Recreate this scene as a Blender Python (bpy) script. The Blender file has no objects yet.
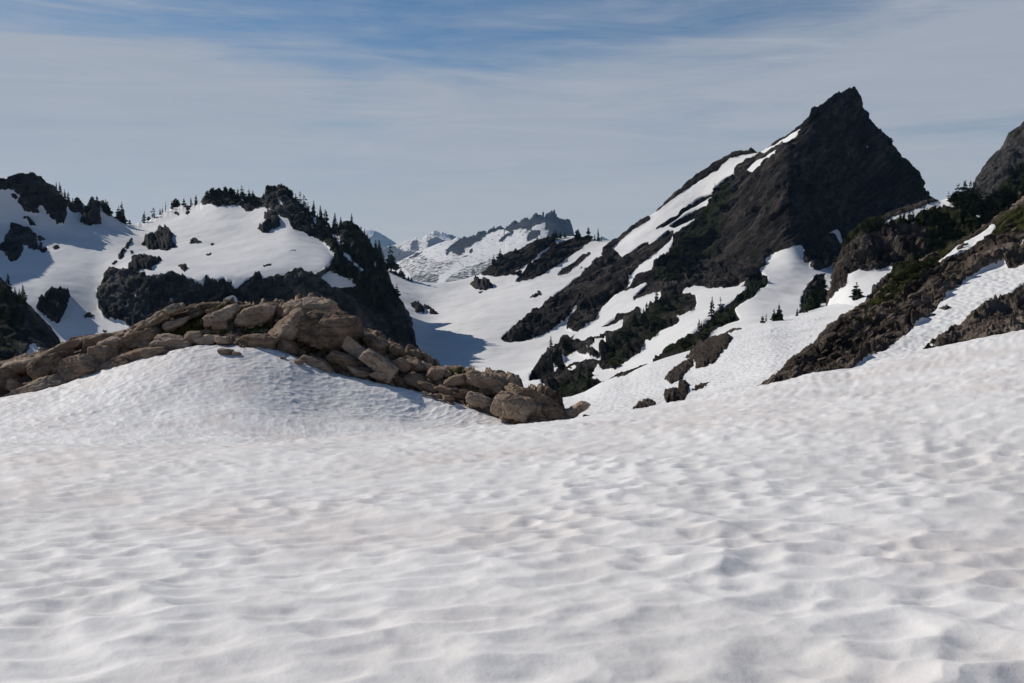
import bpy, math, random
import numpy as np
from mathutils import Vector, Matrix
random.seed(7)
RNG = np.random.default_rng(11)
SC = bpy.context.scene
COL = SC.collection
F = 35.0 / 36.0 * 1024.0
HORIZON = 270.0
TH = math.atan((341.5 - HORIZON) / F)      # camera pitched down a little
CT, ST = math.cos(TH), math.sin(TH)
EYE = np.array([0.0, 0.0, 0.0])            # the eye; the snow lies 1.65 m lower

def lift(px, py, d):
    """photo bearing + forward distance -> world point"""
    u = (np.asarray(px, float) - 512.0) / F
    v = (341.5 - np.asarray(py, float)) / F
    dy = CT + v * ST
    dz = -ST + v * CT
    k = np.asarray(d, float) / dy
    return np.stack([u * k, dy * k, dz * k], -1)

def project(P):
    X, Y, Z = P[..., 0], P[..., 1], P[..., 2]
    fwd = Y * CT - Z * ST
    up = Y * ST + Z * CT
    return 512.0 + F * X / fwd, 341.5 - F * up / fwd

# ---------------------------------------------------------------- noise
def _hash(ix, iy, iz, seed):
    h = (ix.astype(np.int64) * 374761393 + iy.astype(np.int64) * 668265263 + iz.astype(np.int64) * 2147483647 + seed * 1274126177) & 0xFFFFFFFF
    h = ((h ^ (h >> 13)) * 1274126177) & 0xFFFFFFFF
    h = ((h ^ (h >> 16)) * 2246822519) & 0xFFFFFFFF
    return h ^ (h >> 15)

_G = np.array([[1,1,0],[-1,1,0],[1,-1,0],[-1,-1,0],[1,0,1],[-1,0,1],[1,0,-1],[-1,0,-1],
               [0,1,1],[0,-1,1],[0,1,-1],[0,-1,-1],[1,1,0],[-1,1,0],[0,-1,1],[0,-1,-1]], float)

def perlin(P, seed=0):
    fl = np.floor(P)
    f = P - fl
    i = fl.astype(np.int64)
    w = f * f * f * (f * (f * 6 - 15) + 10)
    out = 0.0
    for dx in (0, 1):
        for dy in (0, 1):
            for dz in (0, 1):
                g = _G[_hash(i[..., 0] + dx, i[..., 1] + dy, i[..., 2] + dz, seed) & 15]
                dot = g[..., 0] * (f[..., 0] - dx) + g[..., 1] * (f[..., 1] - dy) + g[..., 2] * (f[..., 2] - dz)
                wx = w[..., 0] if dx else 1 - w[..., 0]
                wy = w[..., 1] if dy else 1 - w[..., 1]
                wz = w[..., 2] if dz else 1 - w[..., 2]
                out = out + dot * wx * wy * wz
    return out

def fbm(P, size, octs=4, seed=0, gain=0.5, ridged=False):
    a, tot, s = 1.0, 0.0, 1.0 / size
    for o in range(octs):
        n = perlin(P * s, seed + o * 17)
        if ridged:
            n = 0.5 - 2 * np.abs(n)
        tot = tot + a * n
        a *= gain
        s *= 2.03
    return tot

def rnd(ix, iy, seed):
    return (_hash(ix, iy, np.zeros_like(ix), seed) & 0xFFFFFF) / float(0xFFFFFF)

def cells(U, V, seed=0):
    """distance to the nearest cell centre (soft min)"""
    iu, iv = np.floor(U).astype(np.int64), np.floor(V).astype(np.int64)
    acc = np.zeros_like(U)
    for du in (-1, 0, 1):
        for dv in (-1, 0, 1):
            cu, cv = iu + du, iv + dv
            xu = cu + 0.1 + 0.8 * rnd(cu, cv, seed)
            xv = cv + 0.1 + 0.8 * rnd(cu, cv, seed + 5)
            r2 = (U - xu) ** 2 + (V - xv) ** 2
            acc += np.exp(-r2 * 14.0)
    return -np.log(acc + 1e-9) / 14.0

def blocks(U, V, seed=0):
    """jointed blocks: distance to the joint, and a random number per block"""
    iu, iv = np.floor(U).astype(np.int64), np.floor(V).astype(np.int64)
    f1 = np.full(U.shape, 9.0); f2 = np.full(U.shape, 9.0); rid = np.zeros(U.shape)
    for du in (-1, 0, 1):
        for dv in (-1, 0, 1):
            cu, cv = iu + du, iv + dv
            r = np.hypot(U - cu - .08 - .84 * rnd(cu, cv, seed), V - cv - .08 - .84 * rnd(cu, cv, seed + 5))
            c = r < f1
            f2 = np.where(c, f1, np.minimum(f2, r)); rid = np.where(c, rnd(cu, cv, seed + 9), rid); f1 = np.where(c, r, f1)
    return f2 - f1, rid

def smooth(a, b, x):
    t = np.clip((x - a) / (b - a), 0, 1)
    return t * t * (3 - 2 * t)

# ---------------------------------------------------------------- object helpers
def tag(o, label=None, cat=None, group=None, kind=None):
    if label: o['label'] = label
    if cat: o['category'] = cat
    if group: o['group'] = group
    if kind: o['kind'] = kind
    return o

def mesh_np(name, verts, quads, mat, parent=None, attrs=None, smooth_shade=True):
    me = bpy.data.meshes.new(name)
    verts = np.ascontiguousarray(verts, np.float32)
    quads = np.ascontiguousarray(quads, np.int32)
    n, k = quads.shape
    me.vertices.add(len(verts)); me.vertices.foreach_set('co', verts.ravel())
    me.loops.add(n * k); me.loops.foreach_set('vertex_index', quads.ravel())
    me.polygons.add(n)
    me.polygons.foreach_set('loop_start', np.arange(0, n * k, k, dtype=np.int32))
    me.polygons.foreach_set('use_smooth', np.full(n, smooth_shade, dtype=bool))
    me.update(calc_edges=True)
    for an, av in (attrs or {}).items():
        at = me.attributes.new(an, 'FLOAT', 'POINT')
        at.data.foreach_set('value', np.ascontiguousarray(av, np.float32).ravel())
    me.materials.append(mat)
    o = bpy.data.objects.new(name, me)
    COL.objects.link(o)
    if parent: o.parent = parent
    return o

def empty(name, loc):
    o = bpy.data.objects.new(name, None)
    o.empty_display_size = 0.3
    o.location = loc
    COL.objects.link(o)
    return o

# ---------------------------------------------------------------- materials
class NT:
    def __init__(self, name):
        self.m = bpy.data.materials.new(name)
        self.m.use_nodes = True
        self.t = self.m.node_tree
        self.b = next(n for n in self.t.nodes if n.type == 'BSDF_PRINCIPLED')
        self.pos = self.n('ShaderNodeNewGeometry').outputs['Position']
    def n(self, typ, **kw):
        nd = self.t.nodes.new(typ)
        for k, v in kw.items(): setattr(nd, k, v)
        return nd
    def link(self, a, b): self.t.links.new(a, b)
    def put(self, sock, v):
        if hasattr(v, 'is_linked') or hasattr(v, 'links'): self.link(v, sock)
        else: sock.default_value = v
    def math(self, op, a, b=0.0, c=0.0, clamp=False):
        nd = self.n('ShaderNodeMath', operation=op, use_clamp=clamp)
        for i, v in enumerate((a, b, c)): self.put(nd.inputs[i], v)
        return nd.outputs[0]
    def map(self, vec, scale=(1, 1, 1), rot=(0, 0, 0), loc=(0, 0, 0)):
        nd = self.n('ShaderNodeMapping')
        self.put(nd.inputs['Vector'], vec)
        nd.inputs['Scale'].default_value = scale
        nd.inputs['Rotation'].default_value = [math.radians(a) for a in rot]
        nd.inputs['Location'].default_value = loc
        return nd.outputs[0]
    def noise(self, vec, scale, detail=4, rough=0.55, dist=0.0):
        nd = self.n('ShaderNodeTexNoise')
        self.put(nd.inputs['Vector'], vec)
        nd.inputs['Scale'].default_value = scale
        nd.inputs['Detail'].default_value = detail
        nd.inputs['Roughness'].default_value = rough
        nd.inputs['Distortion'].default_value = dist
        return nd.outputs['Fac']
    def voro(self, vec, scale, feature='F1', out='Distance'):
        nd = self.n('ShaderNodeTexVoronoi', feature=feature)
        self.put(nd.inputs['Vector'], vec)
        nd.inputs['Scale'].default_value = scale
        return nd.outputs[out]
    def ramp(self, fac, stops):
        nd = self.n('ShaderNodeValToRGB')
        e = nd.color_ramp.elements
        while len(e) < len(stops): e.new(0.5)
        for el, (p, c) in zip(e, stops):
            el.position = p
            el.color = tuple(c) + (1,) if len(c) == 3 else c
        self.put(nd.inputs[0], fac)
        return nd.outputs[0]
    def step(self, x, a, b):
        nd = self.n('ShaderNodeMapRange', interpolation_type='SMOOTHSTEP')
        self.put(nd.inputs[0], x)
        nd.inputs[1].default_value = a; nd.inputs[2].default_value = b
        return nd.outputs[0]
    def mix(self, fac, a, b):
        nd = self.n('ShaderNodeMix', data_type='RGBA')
        self.put(nd.inputs[0], fac)
        for s, v in ((nd.inputs[6], a), (nd.inputs[7], b)):
            if isinstance(v, tuple): s.default_value = v + (1,) if len(v) == 3 else v
            else: self.link(v, s)
        return nd.outputs[2]
    def attr(self, name):
        return self.n('ShaderNodeAttribute', attribute_name=name).outputs['Fac']
    def bump(self, h, dist, strength=1.0, normal=None):
        nd = self.n('ShaderNodeBump')
        self.put(nd.inputs['Height'], h)
        nd.inputs['Distance'].default_value = dist
        nd.inputs['Strength'].default_value = strength
        if normal is not None: self.link(normal, nd.inputs['Normal'])
        return nd.outputs[0]
    def done(self, col, rough=0.9, normal=None, spec=0.2):
        self.put(self.b.inputs['Base Color'], col if not isinstance(col, tuple) else col + (1,))
        self.put(self.b.inputs['Roughness'], rough)
        self.b.inputs['Specular IOR Level'].default_value = spec
        if normal is not None: self.link(normal, self.b.inputs['Normal'])
        return self.m

def mountain_mat(name, dark, mid, light, fsize, snow=(0.76, 0.75, 0.735), veg=(0.011, 0.0135, 0.006), bump=2.0,
                 strata=(0, 0, 0), squash=(1, 1, 1), edge=0.55, snow_bump=None, tint=None):
    """rock where the 'rock' value says bedrock is bare, snow elsewhere, heather where 'veg' says so"""
    t = NT(name)
    p = t.map(t.map(t.pos, rot=strata), scale=squash)
    big = t.noise(p, 1.0 / (fsize * 4), 5, 0.6)
    med = t.noise(p, 1.0 / fsize, 7, 0.68, 0.4)
    fine = t.noise(t.pos, 6.0 / fsize, 4, 0.6)
    crack = t.voro(t.map(p, scale=(1, 1, .6)), 1.4 / fsize, 'DISTANCE_TO_EDGE')
    tone = t.math('ADD', t.math('MULTIPLY', big, 0.55), t.math('MULTIPLY', med, 0.45))
    rc = t.ramp(tone, [(0.36, dark), (0.5, mid), (0.64, light)])
    rc = t.mix(t.math('MULTIPLY', t.step(fine, 0.5, 0.75), 0.45), rc, dark)
    if tint:
        rc = t.mix(t.step(t.noise(t.pos, 1.0 / (fsize * 2.2), 3), 0.52, 0.68), rc, tint)
    vm = t.step(t.math('ADD', t.attr('veg'), t.math('MULTIPLY', t.math('SUBTRACT', med, 0.5), 1.3)), 0.42, 0.6)
    gc = t.mix(t.step(t.noise(t.pos, 3.0 / fsize, 4), 0.35, 0.7), veg, tuple(c * 2.2 for c in veg))
    rc = t.mix(vm, rc, gc)
    e = t.noise(t.pos, 4.5 / fsize, 7, 0.75)
    mm = t.math('ADD', t.math('MULTIPLY', t.attr('rock'), 0.74), t.math('MULTIPLY', t.attr('near'), 0.26))
    rm = t.step(t.math('ADD', mm, t.math('MULTIPLY', t.math('SUBTRACT', e, 0.5), edge)), 0.46, 0.54)
    sn = t.mix(t.step(t.noise(t.pos, 0.25 / fsize, 5, 0.6), 0.45, 0.75), snow, (snow[0] * .90, snow[1] * .885, snow[2] * .88))
    col = t.mix(rm, sn, rc)
    h = t.math('ADD', t.math('MULTIPLY', med, 1.0), t.math('MULTIPLY', t.math('MINIMUM', crack, 0.25), 0.8))
    h = t.math('MULTIPLY', h, rm)
    nrm = t.bump(h, bump)
    if snow_bump:
        sz, amp = snow_bump
        sv = t.voro(t.map(t.pos, scale=(1, .7, 1), rot=(0, 0, 25)), 1.0 / sz, 'SMOOTH_F1')
        sh = t.math('MULTIPLY', t.math('SUBTRACT', 1.0, rm), sv)
        nrm = t.bump(sh, amp, 1.0, nrm)
    return t.done(col, t.math('ADD', 0.6, t.math('MULTIPLY', rm, 0.3)), nrm, 0.04)

def snow_mat(name, base, dirt, pink, fsize, cup=None):
    t = NT(name)
    a = t.noise(t.map(t.pos, scale=(1, .35, 1), rot=(0, 0, -18)), 0.30, 6, 0.62)
    b = t.noise(t.map(t.pos, scale=(1, .5, 1), rot=(0, 0, 30), loc=(9, 4, 0)), 0.8, 7, 0.65)
    c = t.noise(t.map(t.pos, loc=(31, 7, 2)), 0.16, 4, 0.55)
    g = t.noise(t.pos, 60.0, 3, 0.7)
    col = t.mix(t.math('MULTIPLY', t.step(t.math('ADD', a, t.math('MULTIPLY', b, .5)), 0.68, 0.95), 0.8), base, dirt)
    col = t.mix(t.math('MULTIPLY', t.step(c, 0.47, 0.62), t.step(b, 0.30, 0.6)), col, pink)
    cup_floor = t.attr('cup')
    col = t.mix(t.math('MULTIPLY', t.step(t.math('ADD', cup_floor, t.math('MULTIPLY', t.math('SUBTRACT', b, .5), .8)), 0.5, 1.15), 0.35), col, dirt)  # cup hollows drawn partway to the darker snow colour
    h = t.math('ADD', t.math('MULTIPLY', g, 0.25), t.noise(t.pos, 9.0, 5, 0.6))
    nrm = t.bump(h, fsize)
    if cup:
        sv = t.voro(t.map(t.pos, scale=(1, .75, 1), rot=(0, 0, 25)), 1.0 / cup[0], 'SMOOTH_F1')
        nrm = t.bump(sv, cup[1], 1.0, nrm)
    t.b.inputs['Subsurface Weight'].default_value = 0.0
    return t.done(col, 0.6, nrm, 0.2)

def boulder_mat(name, dark, mid, light, patch):
    t = NT(name)
    oi = t.n('ShaderNodeObjectInfo').outputs['Random']
    oc = t.n('ShaderNodeTexCoord').outputs['Object']
    off = t.n('ShaderNodeVectorMath', operation='ADD')
    t.link(oc, off.inputs[0])
    cx = t.n('ShaderNodeCombineXYZ'); t.link(t.math('MULTIPLY', oi, 57.0), cx.inputs[0]); t.link(t.math('MULTIPLY', oi, 31.0), cx.inputs[2])
    t.link(cx.outputs[0], off.inputs[1])
    p = off.outputs[0]
    n1 = t.noise(p, 0.9, 8, 0.66, 0.3)
    n2 = t.noise(t.map(p, scale=(.5, .5, 2.6), rot=(14, 18, 0)), 1.6, 6, 0.6)
    n3 = t.noise(p, 9.0, 5, 0.7)
    tone = t.math('ADD', t.math('MULTIPLY', n1, 0.5), t.math('ADD', t.math('MULTIPLY', n2, 0.28), t.math('MULTIPLY', oi, 0.22)))
    col = t.ramp(tone, [(0.30, dark), (0.48, mid), (0.66, light)])
    col = t.mix(t.step(t.noise(p, 2.6, 6, 0.7), 0.55, 0.66), col, patch)
    col = t.mix(t.math('MULTIPLY', t.step(n3, 0.52, 0.72), 0.55), col, dark)
    h = t.math('ADD', t.math('MULTIPLY', n1, 0.9), t.math('ADD', t.math('MULTIPLY', n2, 0.5), t.math('MULTIPLY', n3, 0.16)))
    return t.done(col, 0.92, t.bump(h, 0.32), 0.06)

def foliage_mat(name, a, b):
    t = NT(name)
    oi = t.n('ShaderNodeObjectInfo').outputs['Random']
    n = t.noise(t.n('ShaderNodeTexCoord').outputs['Object'], 7.0, 3)
    col = t.mix(t.math('ADD', t.math('MULTIPLY', n, 0.7), t.math('MULTIPLY', oi, 0.4)), a, b)
    t.m.use_backface_culling = False
    return t.done(col, 0.85, None, 0.1)

def bark_mat():
    t = NT('bark')
    n = t.noise(t.map(t.n('ShaderNodeTexCoord').outputs['Object'], scale=(6, 6, 1)), 14.0, 4)
    return t.done(t.ramp(n, [(0.3, (0.035, 0.028, 0.022)), (0.7, (0.11, 0.09, 0.075))]), 0.95)
# ---------------------------------------------------------------- terrain sheets
def in_poly(X, Y, poly):
    ins = np.zeros(X.shape, bool)
    n = len(poly)
    for i in range(n):
        x1, y1 = poly[i]; x2, y2 = poly[(i + 1) % n]
        if y1 == y2: continue
        c = ((y1 > Y) != (y2 > Y)) & (X < (x2 - x1) * (Y - y1) / (y2 - y1) + x1)
        ins ^= c
    return ins

def gauss1(a, s, axis):
    if s <= 0: return a
    r = int(3 * s + 1)
    k = np.exp(-0.5 * (np.arange(-r, r + 1) / s) ** 2); k /= k.sum()
    pad = [(0, 0)] * a.ndim; pad[axis] = (r, r)
    b = np.pad(a, pad, mode='edge')
    out = np.zeros_like(a, float)
    for i, w in enumerate(k):
        sl = [slice(None)] * a.ndim; sl[axis] = slice(i, i + a.shape[axis])
        out += w * b[tuple(sl)]
    return out

def paint(x0, x1, y0, y1, base, polys, blur):
    R = 2.0
    nx, ny = int((x1 - x0) * R) + 1, int((y1 - y0) * R) + 1
    X, Y = np.meshgrid(x0 + np.arange(nx) / R, y0 + np.arange(ny) / R)
    M = np.full(X.shape, float(base))
    for val, poly in polys:
        xs = [p[0] for p in poly]; ys = [p[1] for p in poly]
        a, b = max(0, int((min(xs) - x0) * R) - 1), min(nx, int((max(xs) - x0) * R) + 3)
        c, d = max(0, int((min(ys) - y0) * R) - 1), min(ny, int((max(ys) - y0) * R) + 3)
        if b <= a or d <= c: continue
        s = np.s_[c:d, a:b]
        M[s] = np.where(in_poly(X[s], Y[s], poly), val, M[s])
    M = gauss1(gauss1(M, blur * R, 0), blur * R, 1)
    def sample(px, py):
        fx = np.clip((px - x0) * R, 0, nx - 1.001); fy = np.clip((py - y0) * R, 0, ny - 1.001)
        ix, iy = fx.astype(int), fy.astype(int)
        wx, wy = fx - ix, fy - iy
        return (M[iy, ix] * (1 - wx) * (1 - wy) + M[iy, ix + 1] * wx * (1 - wy) + M[iy + 1, ix] * (1 - wx) * wy + M[iy + 1, ix + 1] * wx * wy)
    return sample

class Sheet:
    """a stretch of terrain lofted through contour lines given as (bearing, elevation, distance)"""
    def __init__(s, name, x0, x1, dx, curves, rows, crest, mat=None, rock=(), base=0.0, veg=(), blur=0.7, warp=0.6,
                 raise_=1.0, rock_amp=2.0, rock_size=18.0, snow_amp=0.2, snow_size=12.0, strata=None, extra=None,
                 smooth_x=8.0, edge=0.0, gain=0.6, sub=None, fine=1.0, jag=None, facet=()):
        s.name = name
        xs = np.arange(x0, x1 + dx * .5, dx)
        K = len(curves)
        PY = np.zeros((K, len(xs))); LD = np.zeros((K, len(xs)))
        for k, c in enumerate(curves):
            c = sorted(c)
            cx = [p[0] for p in c]
            PY[k] = np.interp(xs, cx, [p[1] for p in c])
            LD[k] = np.log(np.interp(xs, cx, [p[2] for p in c]))
            LD[k] = gauss1(LD[k], smooth_x / dx, 0)
            if k != crest: PY[k] = gauss1(PY[k], smooth_x / dx, 0)
        if jag:
            X1 = np.stack([xs, xs * 0, xs * 0], -1)
            PY[crest] += jag[0] * fbm(X1, jag[3], 4, 55, .7) * smooth(jag[1] - 5, jag[1] + 5, xs) * (1 - smooth(jag[2] - 5, jag[2] + 5, xs))
        if sub:
            off, sm = sub
            cs = gauss1(PY[crest], sm / dx, 0)
            ps = np.maximum(np.minimum(cs + off, .35 * cs + .65 * PY[crest - 1]), PY[crest] + .5)
            fr = np.clip((PY[crest - 1] - ps) / np.maximum(PY[crest - 1] - cs, 1.0), 0, .97)
            ld = LD[crest - 1] + (LD[crest] - LD[crest - 1]) * gauss1(fr, sm / dx, 0)
            PY = np.insert(PY, crest, ps, 0); LD = np.insert(LD, crest, ld, 0)
            r0 = rows[crest - 1]; a = max(8, int(r0 * .4))
            rows = rows[:crest - 1] + [r0 - a // 2, a] + rows[crest:]
            crest += 1; K += 1
        ts = np.concatenate([k + np.arange(n) / n for k, n in enumerate(rows)] + [[K - 1.0]])
        def loft(V):
            d = np.diff(V, axis=0)
            m = np.zeros_like(V)
            m[0], m[-1] = d[0], d[-1]
            for k in range(1, K - 1):
                pr = d[k - 1] * d[k]
                m[k] = np.where(pr > 0, 2 * pr / (d[k - 1] + d[k] + 1e-12), 0)
            if sub: m[:crest] = gauss1(m[:crest], 14.0 / dx, 1)
            i = np.minimum(ts.astype(int), K - 2); u = (ts - i)[:, None]
            h = V[i] * (2*u**3 - 3*u**2 + 1) + m[i] * (u**3 - 2*u**2 + u) + V[i+1] * (-2*u**3 + 3*u**2) + m[i+1] * (u**3 - u**2)
            return h
        py = loft(PY); d = np.exp(loft(LD))
        px = np.repeat(xs[None, :], len(ts), 0)
        P = lift(px, py, d)
        nf = sum(rows[:crest]) + 1
        s.front = nf
        mpy = py.copy(); mpy[nf:] = py[nf - 1] + 0.3
        Pn = P * (6.0 / (P[..., 1:2] / F * 20 + 1e-6) ) if False else P
        wsc = d[..., None] / F
        W = np.stack([px, mpy, px * 0], -1)
        wx = fbm(W, 7.0, 4, 91) * warp * 2; wy = fbm(W, 7.0, 4, 92) * warp * 2
        m = paint(x0 - 4, x1 + 4, max(-60, mpy.min() - 4), min(760, mpy.max() + 4), base, rock, blur)(px + wx, mpy + wy) if rock or base else np.zeros_like(px)
        vg = paint(x0 - 4, x1 + 4, max(-60, mpy.min() - 4), min(760, mpy.max() + 4), 0.0, veg, 2.5)(px + wx, mpy + wy) if veg else np.zeros_like(px)
        N = np.cross(np.gradient(P, axis=1), np.gradient(P, axis=0))
        N = gauss1(gauss1(N, 3, 0), 3, 1)
        N /= np.linalg.norm(N, axis=-1, keepdims=True) + 1e-9
        Q = P @ strata if strata is not None else P
        disp = np.zeros_like(px)
        ms = smooth(0.25, 0.95, gauss1(gauss1(m, 1.6, 0), 1.6, 1))
        if rock_amp and (rock or base):
            q = Q + rock_size * .22 * np.stack([fbm(Q, rock_size * .8, 2, 51), fbm(Q, rock_size * .8, 2, 52), fbm(Q, rock_size * .8, 2, 53)], -1)
            rd = rock_amp * (fbm(q, rock_size, 7, 3, gain, True) * 0.75 + fbm(Q, rock_size * 3.2, 3, 8) * 1.1)
            g = fbm(q, rock_size * .55, 4, 14, .55)
            rd = rd + fine * rock_amp * .55 * (np.round(g * 5) / 5 - g * .6)
            for fa, fb, fu, amp in facet:
                cu, su = math.cos(math.radians(fu)), math.sin(math.radians(fu))
                wq = P + fa * .18 * np.stack([fbm(P, fa * .7, 3, 81), fbm(P, fa * .7, 3, 82), fbm(P, fa * .7, 3, 83)], -1)
                sz = wq[..., 2] + .35 * wq[..., 1]
                jd, rid = blocks((wq[..., 0] * cu + sz * su) / fa, (-wq[..., 0] * su + sz * cu) / fb, int(fa * 7 + fb))
                rd = rd + amp * ((rid - .5) * smooth(0, .16, jd) - .35 * (1 - smooth(0, .12, jd)))
            disp = disp + ms * (raise_ + rd)
        if snow_amp:
            disp = disp + (1 - ms) * snow_amp * fbm(P, snow_size, 4, 21)
        at = {'rock': m, 'veg': vg, 'near': gauss1(gauss1(m, 4.0 / dx, 1), 4.0, 0)}
        if extra is not None:
            dz, ex = extra(P, px, py, d)
            P = P + np.stack([np.zeros_like(dz), np.zeros_like(dz), dz], -1)
            at.update(ex)
        near = np.exp(-((py - py[nf - 1]) / 7.0) ** 2)
        disp = disp * (1 - .8 * near)
        if rock_amp and (rock or base):
            disp = disp + near * ms * .35 * rock_amp * fbm(P, rock_size * .3, 4, 77, .6)
        P = P + N * disp[..., None]
        s.P, s.N, s.xs, s.x0, s.dx, s.m = P, N, xs, x0, dx, m
        s.px2, s.py2 = project(P)
        R, C = px.shape
        idx = np.arange(R * C).reshape(R, C)
        q = np.stack([idx[:-1, :-1], idx[:-1, 1:], idx[1:, 1:], idx[1:, :-1]], -1).reshape(-1, 4)
        s.obj = mesh_np(name, P.reshape(-1, 3), q, mat, attrs=at)
        tag(s.obj, kind='structure')

    def at(s, px, py, normal=False):
        """the ground point of this sheet seen on that bearing and elevation"""
        c = int(np.clip(round((px - s.x0) / s.dx), 0, len(s.xs) - 1))
        col = s.py2[:s.front, c]
        below = np.nonzero(col <= py)[0]
        if len(below) == 0: r, u = s.front - 2, 1.0
        elif below[0] == 0: r, u = 0, 0.0
        else:
            r = below[0] - 1
            u = (col[r] - py) / max(1e-6, col[r] - col[r + 1])
        p = s.P[r, c] * (1 - u) + s.P[r + 1, c] * u
        return (p, s.N[r, c]) if normal else p

def spl(pts, d):
    """(x, y) list + distance list [(x, d)] -> (x, y, d)"""
    return [(x, y, float(np.interp(x, [a for a, _ in d], [b for _, b in d]))) for x, y in pts]

def rotz_to(ax, sq):
    """strata frame: axis ax (unit-ish) is squashed"""
    a = np.array(ax, float); a /= np.linalg.norm(a)
    b = np.cross(a, [0, 0, 1.0] if abs(a[2]) < .9 else [0, 1.0, 0]); b /= np.linalg.norm(b) + 1e-9
    c = np.cross(a, b)
    return np.stack([a * sq[0], b * sq[1], c * sq[2]], 1)

# ================================================================ materials
M_ALPS = mountain_mat('far_alpine_rock_and_snow', (0.022, 0.022, 0.024), (0.04, 0.04, 0.042), (0.07, 0.068, 0.07), 90.0, bump=18.0, edge=0.9, snow=(.78, .78, .78))
M_DISTANT = mountain_mat('distant_rock_and_snow', (0.05, 0.05, 0.05), (0.07, 0.07, 0.07), (0.10, 0.10, 0.10), 160.0, bump=25.0, edge=1.0, snow=(.78, .78, .78))
M_LEFT = mountain_mat('dark_rock_and_snow', (0.012, 0.012, 0.012), (0.05, 0.047, 0.044), (0.145, 0.135, 0.122), 5.5, bump=2.6, edge=0.75, squash=(1, 1, 1.0))
M_RIGHT = mountain_mat('banded_rock_and_snow', (0.006, 0.0056, 0.0054), (0.027, 0.0235, 0.021), (0.088, 0.074, 0.063), 6.0, bump=3.5, edge=0.62, strata=(0, 40, 0), squash=(.28, .8, 1.5))
M_BROWN = mountain_mat('brown_rock_and_snow', (0.014, 0.011, 0.009), (0.092, 0.072, 0.058), (0.25, 0.20, 0.162), 1.6, veg=(0.024, 0.025, 0.008), bump=1.0, edge=0.45, strata=(0, 36, 0), squash=(.35, .9, 1.5), snow_bump=(0.55, 0.20))
M_CLIFF = mountain_mat('grey_cliff_rock', (0.01, 0.0085, 0.0075), (0.055, 0.046, 0.04), (0.15, 0.125, 0.108), 3.2, veg=(0.016, 0.018, 0.0065), bump=1.8, edge=0.5, squash=(1.6, 1.6, .45))
M_GREY = mountain_mat('grey_peak_rock', (0.014, 0.014, 0.014), (0.05, 0.048, 0.047), (0.11, 0.105, 0.1), 6.0, bump=3, edge=0.5)
M_SLOPE = mountain_mat('snow_slope_snow', (0.03, 0.02, 0.02), (0.06, 0.05, 0.04), (0.1, 0.08, 0.07), 2.5, bump=.4, snow_bump=(0.62, 0.22))
M_SOIL = mountain_mat('brown_soil_and_moss', (0.045, 0.031, 0.021), (0.25, 0.182, 0.130), (0.45, 0.355, 0.265), 0.7, bump=.22, edge=.3, veg=(0.045, 0.044, 0.013))
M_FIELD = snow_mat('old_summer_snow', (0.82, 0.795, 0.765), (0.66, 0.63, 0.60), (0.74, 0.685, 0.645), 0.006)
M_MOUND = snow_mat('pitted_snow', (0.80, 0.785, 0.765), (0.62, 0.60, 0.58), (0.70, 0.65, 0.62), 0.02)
M_DARKROCK = boulder_mat('dark_outcrop_rock', (0.018, 0.017, 0.016), (0.045, 0.041, 0.037), (0.095, 0.086, 0.078), (0.06, 0.055, 0.05))
M_WARMROCK = boulder_mat('brown_outcrop_rock', (0.03, 0.022, 0.017), (0.085, 0.064, 0.05), (0.17, 0.135, 0.11), (0.07, 0.05, 0.04))
M_BOULDER = boulder_mat('tan_boulder_rock', (0.065, 0.045, 0.031), (0.285, 0.206, 0.147), (0.47, 0.37, 0.28), (0.185, 0.132, 0.092))
M_SLOPEROCK = boulder_mat('brown_slope_rock', (0.012, 0.0095, 0.008), (0.075, 0.06, 0.048), (0.19, 0.155, 0.125), (0.06, 0.047, 0.038))
M_NEEDLE = foliage_mat('conifer_needles', (0.013, 0.020, 0.010), (0.052, 0.072, 0.030))
M_HEATH = foliage_mat('heath_leaves', (0.020, 0.024, 0.008), (0.075, 0.085, 0.028))
M_DEAD = bark_mat()

# ================================================================ the terrain, far to near
# distant blue peaks
def ridge_sheet(name, crest, d, base_py, near_k, mat, rock, base, amp, size, dx=.7, x0=None, x1=None, **kw):
    x0 = x0 if x0 is not None else crest[0][0]; x1 = x1 if x1 is not None else crest[-1][0]
    c0 = [(x0, base_py, d * near_k), (x1, base_py, d * near_k)]
    c1 = [(x, y + (base_py - y) * .45, d * (near_k * .45 + .55)) for x, y in crest]
    c2 = [(x, y, d) for x, y in crest]
    c3 = [(x, y + 30, d * 1.06) for x, y in crest]
    return Sheet(name, x0, x1, dx, [c0, c1, c2, c3], [24, 40, 10], 2, mat, rock, base, rock_amp=amp, rock_size=size, raise_=0, smooth_x=14, sub=(4, 14), **kw)

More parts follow.
